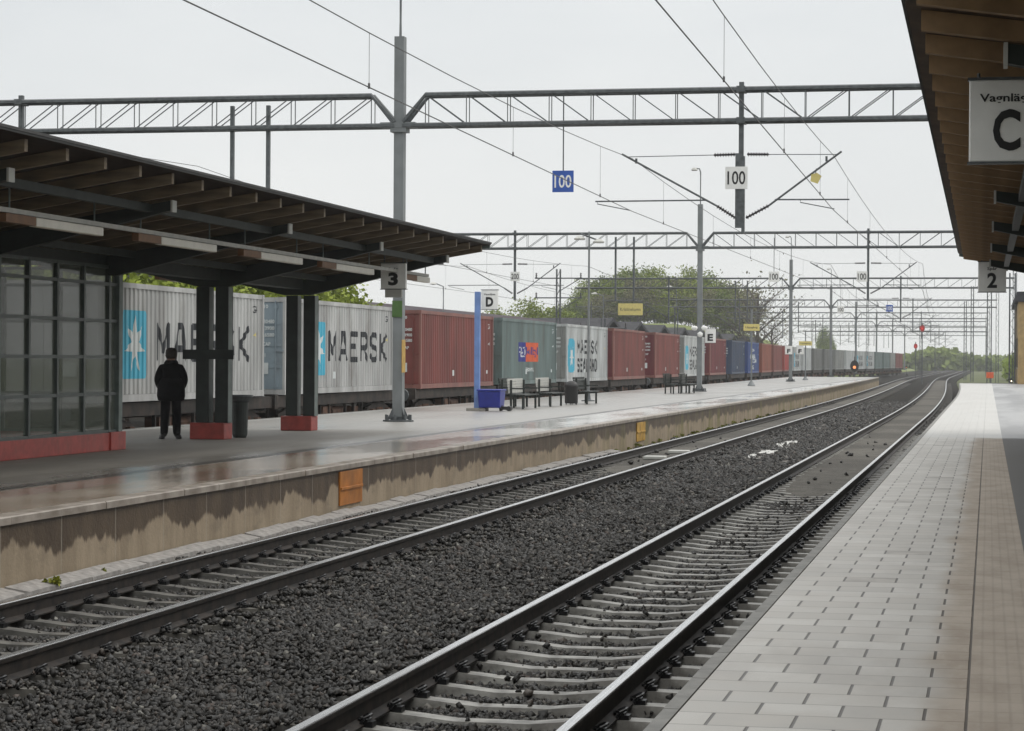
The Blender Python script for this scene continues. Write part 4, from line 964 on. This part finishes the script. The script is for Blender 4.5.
# ------------------------------------------------------------------ standing man
def person():
    P = [(0, 0, .93), (0, .0, 1.10), (0, .01, 1.25), (0, .01, 1.38), (0, .0, 1.46), (0, .012, 1.55), (0, .02, 1.62), (0, .015, 1.68),
         (.085, 0, .86), (.10, .01, .50), (.105, -.02, .10), (.12, .13, .045),
         (-.085, 0, .86), (-.105, .0, .50), (-.12, -.03, .10), (-.145, .12, .045),
         (.165, 0, 1.37), (.235, -.02, 1.13), (.20, .12, .98), (.14, .19, .97),
         (-.165, 0, 1.37), (-.235, -.02, 1.13), (-.20, .12, .98), (-.14, .19, .97)]
    E = [(0, 1), (1, 2), (2, 3), (3, 4), (4, 5), (5, 6), (6, 7), (0, 8), (8, 9), (9, 10), (10, 11), (0, 12), (12, 13), (13, 14), (14, 15), (3, 16), (16, 17), (17, 18), (18, 19), (3, 20), (20, 21), (21, 22), (22, 23)]
    rad = {0: (.20, .15), 1: (.215, .17), 2: (.225, .17), 3: (.18, .145), 4: (.065, .065), 5: (.08, .092), 6: (.084, .10), 7: (.05, .06), 8: (.115, .11), 9: (.088, .09), 10: (.075, .075), 11: (.045, .035), 12: (.115, .11), 13: (.088, .09), 14: (.075, .075), 15: (.045, .035)}
    for k in (16, 20): rad[k] = (.095, .09); rad[k+1] = (.085, .08); rad[k+2] = (.07, .065); rad[k+3] = (.042, .042)
    me = bpy.data.meshes.new('person'); me.from_pydata(P, E, []); o = bpy.data.objects.new('tmp', me); col.objects.link(o)
    mod = o.modifiers.new('s', 'SKIN'); mod.use_smooth_shade = True; mod.branch_smoothing = .6
    for i, v in enumerate(me.skin_vertices[0].data): v.radius = rad[i]; v.use_root = (i == 0)
    ss = o.modifiers.new('u', 'SUBSURF'); ss.levels = 2; ss.render_levels = 2
    dg = bpy.context.evaluated_depsgraph_get(); dg.update(); bm_ = bpy.data.meshes.new_from_object(o.evaluated_get(dg)); bpy.data.objects.remove(o)
    sk = mat('skin', (.30, .17, .12), .55); jk = mat('dark_jacket', (.007, .007, .008), .9, 0, .3, 8, spec=.15, bump=.01, bscale=12); tr = mat('dark_trousers', (.008, .008, .009), .9, 0, .3, 8, spec=.15, bump=.008, bscale=10); sh = mat('black_shoes', (.01, .01, .01), .4)
    for m in (jk, tr, sk, sh): bm_.materials.append(m)
    for p in bm_.polygons:
        z = p.center.z; ax = abs(p.center.x)
        p.material_index = 2 if z > 1.475 and ax < .12 else 0 if z > .82 else 1 if z > .10 else 3
        p.use_smooth = True
    b = bpy.data.objects.new('person', bm_); col.objects.link(b); tag(b, 'man in dark jacket and trousers standing with his back turned, hands in pockets', 'person')
    q = MB(); q.lathe([(.085, -.07), (.098, -.02), (.105, .03), (.10, .09), (.07, .13), (.0, .145)], (0, -.012, 1.60), 16); q.build('hair', mat('dark_hair', (.03, .022, .018), .8), b, smooth=True)
    for s in (-1, 1): q = MB(); q.tube([(s*.082, .01, 1.555), (s*.094, .0, 1.59), (s*.086, .0, 1.62)], .014, 6); q.build('ear', sk, b, smooth=True)
    q = MB(); q.tube([(0, .105, 1.615), (0, .128, 1.575), (0, .11, 1.562)], [.01, .017, .012], 6); q.build('nose', sk, b, smooth=True)
    for s in (-1, 1): q = MB(); q.lathe([(0, -.012), (.012, -.006), (.012, .006), (0, .012)], (s*.032, .103, 1.61), 8); q.build('eye', BLACK, b)
    q = MB(); q.lathe([(.20, -.02), (.265, .0), (.285, .08), (.275, .3), (.24, .42)], (0, .0, .74), 20, jk)
    hem = q
    for i, v in enumerate(hem.v): hem.v[i] = (v[0]*.88, v[1]*.72+.005, v[2])
    hem.build('jacket_hem', None, b, smooth=True)
    q = MB(); q.lathe([(.13, 0), (.125, .04), (.10, .08)], (0, 0, 1.42), 16, jk); q.build('collar', None, b, smooth=True)
    for s, (xx_, yy_) in ((1, (.14, .06)), (-1, (-.16, .05))):
        q = MB(); q.lathe([(.05, 0), (.056, .02), (.05, .06), (.03, .09), (.0, .1)], (0, 0, 0), 12)
        q.v = [(xx_+v[0], yy_+v[1]*2.4, v[2]+.001) for v in q.v]; q.build('shoe', sh, b, smooth=True)
    return b
b = person(); b.location = (-15.02, 41.0, .0); b.rotation_euler.z = R_(20); b.scale = (1.05, 1.05, .985)

# ------------------------------------------------------------------ background: sheds, buildings, trees
GR = mat('grey_roofing', (.05, .05, .055), .9, 0, .2, 2, spec=.1); GW = mat('grey_shed_wall', (.13, .14, .13), .8, 0, .3, 1)
t = empty('freight_shed', (-36, 135, -1), 'very long low shed with a mauve grey roof behind the rusty red container', 'shed')
q = MB(); q.box(-12, 0, -30, 72, 0, 5.2); q.build('wall', GW, t)
q = MB(); q.prism([(-13, 5.2), (.6, 5.2), (.6, 5.5), (-6, 6.5), (-13, 5.5)], -31, 73, 'y'); q.build('roof', mat('mauve_roof', (.075, .062, .07), .9, 0, .15, 1, spec=.1), t)
for k in range(12): q = MB(); q.box(.003, .05, -26+k*8, -22+k*8, 1.2, 4.0); q.build('shed_door', mat('shed_door_grey', (.09, .10, .10), .7), t)
t = empty('warehouse', (-40, 92, -1), 'dark grey flat roofed warehouse seen above the containers left of the nearest mast', 'warehouse')
q = MB(); q.box(-14, 0, 0, 20, 0, 6.3); q.build('wall', GW, t); q = MB(); q.box(-14.4, .4, -.4, 20.4, 6.302, 6.8); q.build('parapet', GR, t)
for k in range(4): q = MB(); q.box(.003, .06, 2+k*4.5, 4+k*4.5, 3, 4.4); q.build('window', BLACK, t)
for k in range(9):
    y = 212+k*20.5; o = empty('gabled_shed', (-35+cx(y), y, -1), ('first', 'second', 'third', 'fourth', 'fifth', 'sixth', 'seventh', 'eighth', 'ninth')[k]+' of the row of small gabled sheds rising behind the train, counted from the left', 'shed', 'gabled sheds behind the train')
    q = MB(); q.prism([(0, 0), (17, 0), (17, 4.7), (8.5, 6.3), (0, 4.7)], -10, 0, 'x', GW if k % 2 else PAINTS['mgrey']); q.build('wall', None, o)
    q = MB(); q.prism([(-.8, 4.55), (8.5, 6.33), (17.8, 4.55), (17.8, 4.85), (8.5, 6.68), (-.8, 4.85)], -10.3, .8, 'x'); q.build('roof', GR, o)
    q = MB(); q.box(.003, .05, 5, 11, .3, 3.8); q.build('gate', STEELD, o)

LEAF = {}
def leafmat(name, a, b):
    m = bpy.data.materials.new(name); m.use_nodes = True; t = m.node_tree; bs = t.nodes['Principled BSDF']
    an = t.nodes.new('ShaderNodeAttribute'); an.attribute_name = 'tone'; r = t.nodes.new('ShaderNodeValToRGB'); r.color_ramp.elements[0].color = (*a, 1); r.color_ramp.elements[1].color = (*b, 1)
    t.links.new(an.outputs['Fac'], r.inputs[0]); t.links.new(r.outputs[0], bs.inputs['Base Color']); bs.inputs['Roughness'].default_value = .7; bs.inputs['Specular IOR Level'].default_value = .2; return m
LM = [leafmat('spring_leaves', (.13, .17, .022), (.31, .37, .05)), leafmat('dark_leaves', (.085, .12, .022), (.21, .27, .05)), leafmat('yellow_leaves', (.15, .17, .025), (.34, .34, .06)), leafmat('budding_leaves', (.10, .10, .055), (.22, .21, .11))]
BARK = mat('bark', (.07, .055, .045), .9, 0, .3, 3)
def crown_mesh(seed, n_clump, per, rx, rz, zc, leaf, m, spread=.9, core=.35):
    rs = np.random.RandomState(seed); c = []
    while len(c) < n_clump:
        p = rs.uniform(-1, 1, 3); r = np.linalg.norm(p)
        if core < r < 1: c.append(p*np.array([rx, rx, rz])*(.8+.35*rs.rand()))
    c = np.array(c); tone = rs.rand(n_clump)
    pts = np.repeat(c, per, 0)+rs.normal(size=(n_clump*per, 3))*spread*np.array([1, 1, .7]); n = len(pts); pts[:, 2] += zc
    u = rs.normal(size=(n, 3)); u /= np.linalg.norm(u, axis=1)[:, None]; w = np.cross(u, rs.normal(size=(n, 3))); w /= np.linalg.norm(w, axis=1)[:, None]
    s = leaf*rs.uniform(.6, 1.4, n)[:, None]
    V = np.stack([pts-u*s, pts-w*s*.6, pts+u*s, pts+w*s*.6], 1).reshape(-1, 3)
    me = bpy.data.meshes.new('crown'); me.vertices.add(4*n); me.vertices.foreach_set('co', V.astype(np.float32).ravel()); me.loops.add(4*n); me.loops.foreach_set('vertex_index', np.arange(4*n, dtype=np.int32))
    me.polygons.add(n); me.polygons.foreach_set('loop_start', np.arange(0, 4*n, 4, dtype=np.int32)); me.polygons.foreach_set('loop_total', np.full(n, 4, np.int32)); me.update(calc_edges=True)
    a = me.attributes.new('tone', 'FLOAT', 'FACE'); a.data.foreach_set('value', np.clip(np.repeat(tone, per)*.75+rs.rand(n)*.25, 0, 1).astype(np.float32)); me.materials.append(m); return me
def trunk_mesh(seed, h, r, limbs, reach, twigs=0):
    rs = random.Random(seed); q = MB(); q.tube([(0, 0, 0), (rs.uniform(-.2, .2), 0, h*.5), (rs.uniform(-.3, .3), .1, h)], [r, r*.7, r*.3], 7)
    for k in range(limbs):
        a = k*2.4+rs.random(); z0 = h*(.3+.6*k/limbs); ln = reach*(1-.4*k/limbs)
        p0 = Vector((0, 0, z0)); p1 = p0+Vector((math.cos(a)*ln*.5, math.sin(a)*ln*.5, ln*.45)); p2 = p1+Vector((math.cos(a+.3)*ln*.45, math.sin(a+.3)*ln*.45, ln*.35))
        q.tube([p0, p1, p2], [r*.4, r*.25, r*.08], 5)
        for j in range(twigs):
            p = p0.lerp(p1, .4+.5*rs.random()) if j % 2 else p1.lerp(p2, rs.random()); b = a+rs.uniform(-1.5, 1.5); l2 = ln*rs.uniform(.25, .5)
            e = p+Vector((math.cos(b)*l2, math.sin(b)*l2, l2*rs.uniform(.3, 1.1))); q.tube([p, (p+e)/2+Vector((0, 0, -.1)), e], [r*.10, r*.07, r*.03], 4)
            for i in range(3):
                b2 = b+rs.uniform(-1, 1); pe = p.lerp(e, .5+.2*i); q.tube([pe, pe+Vector((math.cos(b2)*l2*.4, math.sin(b2)*l2*.4, l2*.35))], r*.03, 3)
    return q.mesh('trunk', BARK)
CR = [crown_mesh(11, 64, 120, 4.2, 4.6, 7.6, .22, LM[0]), crown_mesh(12, 60, 120, 4.8, 3.8, 6.8, .22, LM[1]), crown_mesh(13, 54, 110, 3.6, 4.2, 6.9, .24, LM[0], .8), crown_mesh(14, 54, 70, 4.2, 4.5, 7.4, .22, LM[3], 1.0),
      crown_mesh(15, 34, 50, 3.0, 2.2, 2.6, .15, LM[2], .45), crown_mesh(16, 40, 9, 4.5, 4.4, 8, .16, LM[3], 1.0)]
TM = [trunk_mesh(1, 8, .3, 7, 4), trunk_mesh(5, 9.5, .3, 12, 4.6, 9)]
def tree(x, y, z, s, k, label, name='leafy_tree', cat='tree', group=None, tm=0, trunk=True, sz=1.):
    t = empty(name, (x, y, z), label, cat, group); t.scale = (s, s, s*sz); t.rotation_euler.z = rnd.uniform(0, 6)
    o = bpy.data.objects.new('crown', CR[k]); col.objects.link(o); o.parent = t
    if trunk: o = bpy.data.objects.new('trunk', TM[tm]); col.objects.link(o); o.parent = t
def px2x(px, y): return math.tan(math.atan((px-512)/2300)-math.atan2(476, 2300))*y
def pt(px, py, Y):  # a point of the far yard at distance Y
    ax = math.atan((px-512)/2300); d = Y/math.cos(ax-math.atan2(476, 2300))*math.cos(ax)
    return px2x(px, Y), 1.515+(359.1+.006*(px-512)-py)*d/2300
# wooded hill behind the sheds
def hillz(X, Y): return -1.06+8.4*math.exp(-((X+53)/19.)**4)*smooth(288, 342, Y)*(1-smooth(430, 480, Y))
hm = MB(); nx, ny = 36, 20; vs = []
for j in range(ny):
    for i in range(nx):
        X = -110+i*3.; Y = 282+j*11.; vs.append((X, Y, hillz(X, Y)+.12*math.sin(i*1.3+j)-.12))
hm.add(vs, [(j*nx+i, j*nx+i+1, (j+1)*nx+i+1, (j+1)*nx+i) for j in range(ny-1) for i in range(nx-1)])
hg = mat('bright_spring_grass', (.13, .16, .03), .9, 0, .35, .25)
tag(hm.build('hill', hg, smooth=True), kind='structure')
hillt = [(556, 318, 0, .85), (571, 306, 3, .95), (585, 292, 0, 1.05), (603, 286, 1, 1.05), (622, 281, 0, 1.1), (640, 276, 1, 1.1), (657, 279, 0, 1.1), (672, 284, 3, 1.1), (688, 279, 0, 1.15), (705, 281, 1, 1.1), (722, 284, 2, 1.1), (738, 287, 3, 1.0), (632, 292, 2, .9), (664, 294, 1, .9), (695, 294, 2, .9), (715, 297, 0, .9)]
place = ['far left edge', 'left foot', 'left slope', 'left shoulder', 'upper left', 'crest, left part', 'crest, centre', 'crest, right part', 'crest behind the second mast', 'right shoulder', 'upper right', 'right slope', 'front left', 'front centre', 'front behind the second mast', 'front right']
def hill_tree(px, ytop, k, Y, lab):
    X = px2x(px, Y); H_ = pt(px, ytop, Y)[1]; 
    b0 = hillz(X, Y)
    sc = max(.35, (H_-b0+1.8)*1.08/(12.2 if k != 1 else 10.6)); w2 = max(sc, .66)
    tree(X, Y, b0-1.7*w2, w2, k, lab, group='trees on the wooded hill', sz=sc/w2)
for (px, ytop, k, s), pl in zip(hillt, place): hill_tree(px, ytop, k, 372+rnd.uniform(-6, 6), 'leafy spring tree on the wooded hill, at its '+pl)
for i in range(20):
    px = 578+i*8.6+rnd.uniform(-2, 2); yt = float(np.interp(px, [548, 585, 622, 640, 700, 738, 760], [316, 295, 281, 276, 279, 288, 300]))+rnd.uniform(4, 16)
    hill_tree(px, yt, [0, 1, 2, 3][i % 4], 364+rnd.uniform(-3, 3), 'front row tree on the wooded hill '+('left of the yellow board' if px < 620 else 'above the yellow board' if px < 665 else 'around the second mast' if px < 715 else 'left of the bare trees'))
for i, (px, yt, s) in enumerate([(757, 283, 1.05), (772, 303, .8)]):
    Y = 322; tree(px2x(px, Y), Y, -1, s*((361.5-yt)*Y/2300+3.5)/12.2, 5, ('taller' if i == 0 else 'smaller')+' nearly bare tree with thin twigs right of the wooded hill', name='bare_tree', tm=1)
for i, (px, yt) in enumerate([(498, 317), (512, 313), (527, 309), (541, 311), (553, 316), (566, 311)]):
    Y = 300; tree(px2x(px, Y), Y, -1, ((361.5-yt)*Y/2300+2.5)/11.8, 2 if i % 2 else 0, ['low tree just right of the letter D sign, far off', 'low far tree above the teal container, left', 'low far tree above the teal container, centre', 'low far tree above the teal container, right', 'low far tree above the gap after the teal container', 'low far tree left of the double lamp post'][i], group='low far trees')
# yellow green trees glimpsed under the left canopy
for i, (px, Y, s) in enumerate([(60, 80, .55), (128, 66, .46), (150, 72, .50), (172, 74, .48), (192, 80, .50), (238, 84, .52), (262, 90, .53), (285, 92, .52), (305, 100, .52), (325, 104, .54), (345, 110, .50), (10, 66, .5)]):
    X = px2x(px, Y); tree(X, Y, -1, s, 2 if i % 3 else 0, ['yellow green tree behind the glass waiting room, right', 'yellow green tree above the left end of the nearest container', 'tree above the pale blue star panel', 'tree above the letter M of the nearest container', 'tree behind the paired columns near the man', 'tree behind the right column beside the litter bin', 'tree above the first container gap', 'tree left of the second column pair', 'tree right of the second column pair', 'tree above the second MAERSK container, left part', 'tree above the second MAERSK container, right part', 'yellow green tree behind the glass waiting room, left'][i], group='trees behind the train under the canopy')
# far forest and field
fr_ = np.random.RandomState(4); pts_ = []
def far_wood(name, x0, x1, y0, y1, hfun, n, m, label, leaf=.9):
    rs = np.random.RandomState(len(name)); V = []; T = []
    xs = rs.uniform(x0, x1, n); ys = rs.uniform(y0, y1, n); zs = np.array([hfun(x) for x in xs])*(rs.rand(n)**.6)-1
    u = rs.normal(size=(n, 3)); u /= np.linalg.norm(u, axis=1)[:, None]; w = np.cross(u, rs.normal(size=(n, 3))); w /= np.linalg.norm(w, axis=1)[:, None]
    pts = np.stack([xs, ys, zs], 1)+rs.normal(size=(n, 3))*.5; s = leaf*rs.uniform(.6, 1.5, n)[:, None]
    V = np.stack([pts-u*s, pts-w*s*.7, pts+u*s, pts+w*s*.7], 1).reshape(-1, 3)
    me = bpy.data.meshes.new(name); me.vertices.add(4*n); me.vertices.foreach_set('co', V.astype(np.float32).ravel()); me.loops.add(4*n); me.loops.foreach_set('vertex_index', np.arange(4*n, dtype=np.int32))
    me.polygons.add(n); me.polygons.foreach_set('loop_start', np.arange(0, 4*n, 4, dtype=np.int32)); me.polygons.foreach_set('loop_total', np.full(n, 4, np.int32)); me.update(calc_edges=True)
    a = me.attributes.new('tone', 'FLOAT', 'FACE'); a.data.foreach_set('value', (np.sin(xs*.35)*.25+.5+rs.rand(n)*.25).clip(0, 1).astype(np.float32)); me.materials.append(m)
    o = bpy.data.objects.new(name, me); col.objects.link(o); tag(o, label, 'woodland', kind='stuff')
far_wood('distant_wood', -42, 3, 700, 760, lambda x: 2.4+3.6*math.exp(-((x+15)/9)**2)+.4*math.sin(x*1.7)+.3*math.sin(x*4.1), 26000, LM[1], 'rounded dark far wood where the tracks disappear')
far_wood('distant_hedge_line', -260, 260, 820, 860, lambda x: 3.4+.7*math.sin(x*.21)+.5*math.sin(x*.9)+.4*math.sin(x*2.3), 60000, LM[1], 'low dark line of woodland along the horizon', 1.1)
far_wood('near_right_scrub', 3, 40, 330, 350, lambda x: 3.0+.5*math.sin(x*1.1)+.6*math.sin(x*3), 12000, LM[1], 'low dark scrub beyond the end of the right platform', .5)
# grass bank at the far left of the line
q = MB(); q.sweep([(-60, 0), (-13, .3), (-9.5, .5), (-7.5, .05), (-7.4, -.3), (-60, -.3)], frange(300, 690, 30), -12, -.75, lambda y: -1.)
tag(q.build('grass_bank', hg), kind='structure')
# small dark conical trees above the train
for i, px in enumerate((833, 838)): tree(px2x(px, 560)-2, 560, -1, .42-.06*i, 1, ('left' if i == 0 else 'right')+' of two dark conical trees above the far part of the train', name='conifer_tree', group='conical trees', sz=2.3)
# weeds along the wall foot
wm = MATS.get('x') or leafmat('weed_leaves', (.10, .12, .01), (.26, .27, .03))
def weed(x, y, z, r, n, label):
    o = bpy.data.objects.new('weed_tuft', crown_mesh(int(y*10), 8, n, r, r*.6, r*.4, r*.22, wm, r*.2, .1)); col.objects.link(o); o.location = (x, y, z); tag(o, label, 'weed', 'weeds along the left platform wall')
weed(-8.88, 20.95, -.69, .075, 40, 'yellow green moss tuft on the cable trough nearest the camera')
weed(-8.9, 22.3, -.70, .045, 25, 'second small tuft on the cable trough just beyond the first')
for k in range(26):
    y = 52+k*2.1+rnd.uniform(-.8, .8); weed(-9.0+cx(y), y, -.75, rnd.uniform(.05, .11), 20, 'low weed tuft at the foot of the far part of the platform wall')

# ------------------------------------------------------------------ yard masts, signals and far things
def yard_mast(x, y, top, label, lamp=True, arms=0, group='yard masts behind the train', r=.12, w=.03):
    t = empty('yard_mast', (x, y, -.9), label, 'mast', group); q = MB()
    for dx_ in (-r, r):
        for dy in (-r, r): q.box(dx_-w, dx_+w, dy-w, dy+w, 0, top)
    for k in range(int(top/.6)):
        z = k*.6; s = 1 if k % 2 else -1; q.tube([(-r*s, -r, z), (r*s, -r, z+.6)], .02, 4); q.tube([(r, -r*s, z), (r, r*s, z+.6)], .02, 4)
    q.build('lattice_post', STEELD, t)
    if arms:
        q = MB()
        for k in range(arms): z = top-.6-k*1.3; q.tube([(-1.6, 0, z), (1.6, 0, z)], .045, 5); q.tube([(0, 0, z-.9), (1.5, 0, z)], .03, 5)
        q.build('cross_arm', STEELD, t)
        for k in range(arms):
            z = top-.6-k*1.3
            for xx_ in (-1.5, 1.5): q = MB(); insulator(q, (xx_, 0, z+.02), (xx_, 0, z+.35), .09, 3); q.build('insulator', CERAM, t)
    if lamp:
        q = MB(); q.tube([(0, 0, top), (0, 0, top+1.5), (-.5, 0, top+1.7)], .04, 5, STEEL); q.lathe([(0, .1), (.12, .08), (.25, -.02), (0, -.06)], (-.6, 0, top+1.66), 10, WHITED); q.build('lamp', None, t)
YM = [(603, 292, 150, True, 1), (558, 268, 150, False, 2), (676, 285, 190, True, 0), (443, 282, 130, True, 0), (590, 300, 240, False, 2), (751, 300, 260, False, 1), (867, 300, 330, False, 1), (920, 318, 380, False, 2), (935, 330, 430, False, 1), (812, 320, 420, False, 2), (783, 345, 330, False, 0)]
YL = ['dark mast with a lamp right of the double lamp post', 'thin cross armed mast left of the double lamp post', 'mast with a curved lamp against the wooded hill', 'lamp mast above the rusty red container', 'cross armed mast against the left slope of the hill', 'thin mast beside the bare tree', 'mast with one cross arm above the far grey containers', 'mast carrying cross arms near the red signal', 'thin mast right of the red signal', 'cross armed mast between the third and fourth masts', 'low mast left of the third gantry']
for (px, py, Y, lm, ar), lb in zip(YM, YL):
    X, Z = pt(px, py, Y); yard_mast(X, Y, Z+.9-(1.7 if lm else 0), lb, lm, ar)
for (px, py, Y, lb) in ((972, 285, 300, 'tall thin lattice mast just left of the letter 2 sign, in the distance'), (965, 300, 330, 'shorter lattice mast at the end of the near track'), (989, 291, 238, 'thick lattice mast directly below the number 2 sign'), (1012, 272, 178, 'grey mast at the right edge beside the yellow building')):
    X, Z = pt(px, py, Y); yard_mast(X, Y, Z+.9, lb, False, 0, 'masts at the end of the right platform', .20 if px > 980 else .15, .055)
# yellow board on the yard mast
X, Z = pt(630, 314, 151); t = empty('information_sign', (X, 151, Z), 'yellow board hung on an arm of the dark yard mast, largest of the yellow boards', 'sign', 'yellow information signs')
q = MB(); q.box(-.82, .82, 0, .06, 0, .78); q.build('board', YELLOW, t); q = MB(); text_front(q, 'Kristinehamn', -.68, .68, -.004, .28, .5, INK, .0); q.build('lettering', None, t)
q = MB(); q.tube([(-1.9, .03, .95), (.82, .03, .95)], .03, 5); q.tube([(-.7, .03, .78), (-.7, .03, .95)], .02, 4); q.tube([(.7, .03, .78), (.7, .03, .95)], .02, 4); q.build('arm', STEELD, t)
# signals
RL = emis('red_lamp', (.8, .04, .03), .3); OL = emis('orange_lamp', (1, .35, .12), 1.0); WL = emis('white_lamp', (1, .85, .6), 3.)
def signal(px, py, Y, lens, size, label, foot, head=BLACK):
    X, Z = pt(px, py, Y); Zf = foot; t = empty('railway_signal', (X, Y, Zf), label, 'signal', 'railway signals'); z = Z-Zf
    q = MB(); q.tube([(0, .1, 0), (0, .1, z+size)], .06 if Z > 3 or size > .8 else .04, 6); q.build('post', STEELD, t)
    q = MB(); pts = [(size*.45*math.cos(a*math.pi/8), z+size*.62*math.sin(a*math.pi/8)) for a in range(16)]; q.prism(pts, -.04, .04, 'y'); q.build('backboard', head, t)
    q = MB(); q.lathe([(0, -.09), (size*.14, -.09), (size*.16, -.04), (0, -.04)], (0, 0, z-size*.12), 12, None, 'y'); q.build('lens', lens, t)
RB = mat('red_board', (.5, .05, .05), .5)
signal(922, 327, 250, RL, .6, 'red round signal hanging high right of the train', -.8, RB)
signal(915.5, 345, 330, RL, .6, 'smaller red signal below and left of the high one', -.8, RB)
signal(854.5, 365, 243, OL, 1.0, 'black oval signal with orange light standing at the platform end', 0)
signal(906.5, 366, 432, OL, .4, 'upper small orange light at the tail of the train', -.8)
signal(907, 375, 430, OL, .6, 'lower orange light close to the ground at the tail of the train', -.8)
signal(1011.5, 379.5, 172, WL, .30, 'white lamp standing in for a vehicle headlight at the end of the right platform', 0)  # headlight glow of a vehicle, shown by a small signal head
X, Z = pt(990, 373, 236); t = empty('warning_board', (X, 236, -.8), 'red orange square warning board beyond the right platform end', 'board')
q = MB(); q.box(-.36, .36, 0, .05, Z+.4, Z+1.0); q.build('board', mat('signal_orange', (.75, .12, .04), .5), t); q = MB(); q.box(-.04, .04, .051, .1, 0, Z+1.1); q.build('post', STEELD, t)
# yellow station building at the right edge
t = empty('station_building', (2.15, 172, -.6), 'yellow brick building with a dark grey cornice at the right edge beyond the platform', 'building')
YB = mat('yellow_brick', (.36, .25, .11), .8, 0, .15, 3)
q = MB(); q.box(0, 12, 0, 26, 0, 6.6); q.build('wall', YB, t); q = MB(); q.box(-.25, 12.2, -.25, 26.2, 6.602, 7.0); q.box(-.1, 12.1, -.1, 26.1, 7.002, 7.35); q.build('cornice', GR, t)
for k in range(4): f = MB(); f.box(-.03, -.003, 2+k*6, 3.6+k*6, 1.8, 4.); o = f.build('window', BLACK, t); f = MB(); f.box(-.06, -.031, 1.95+k*6, 3.65+k*6, 1.7, 1.8); f.build('sill', WHITED, o)
# low wall and kerb where the right platform ends
q = MB(); q.box(-1.85, 14, 176.1, 176.4, -1., .03); tag(q.build('low_wall', mat('dark_kerb', (.05, .05, .045), .8)), 'low dark wall closing the far end of the right platform', 'wall')

# ------------------------------------------------------------------ haze
q = MB(); q.box(-420, 320, -20, 1100, -2.2, 24)
hz_ = q.build('haze', None); m = bpy.data.materials.new('haze'); m.use_nodes = True; tt = m.node_tree; tt.nodes.clear()
pv = tt.nodes.new('ShaderNodeVolumePrincipled'); pv.inputs['Color'].default_value = (.93, .95, .97, 1); pv.inputs['Density'].default_value = .00032; pv.inputs['Anisotropy'].default_value = 0.
oo = tt.nodes.new('ShaderNodeOutputMaterial'); tt.links.new(pv.outputs[0], oo.inputs['Volume']); hz_.data.materials.append(m); tag(hz_, 'thin damp air over the whole station', 'haze', kind='stuff')
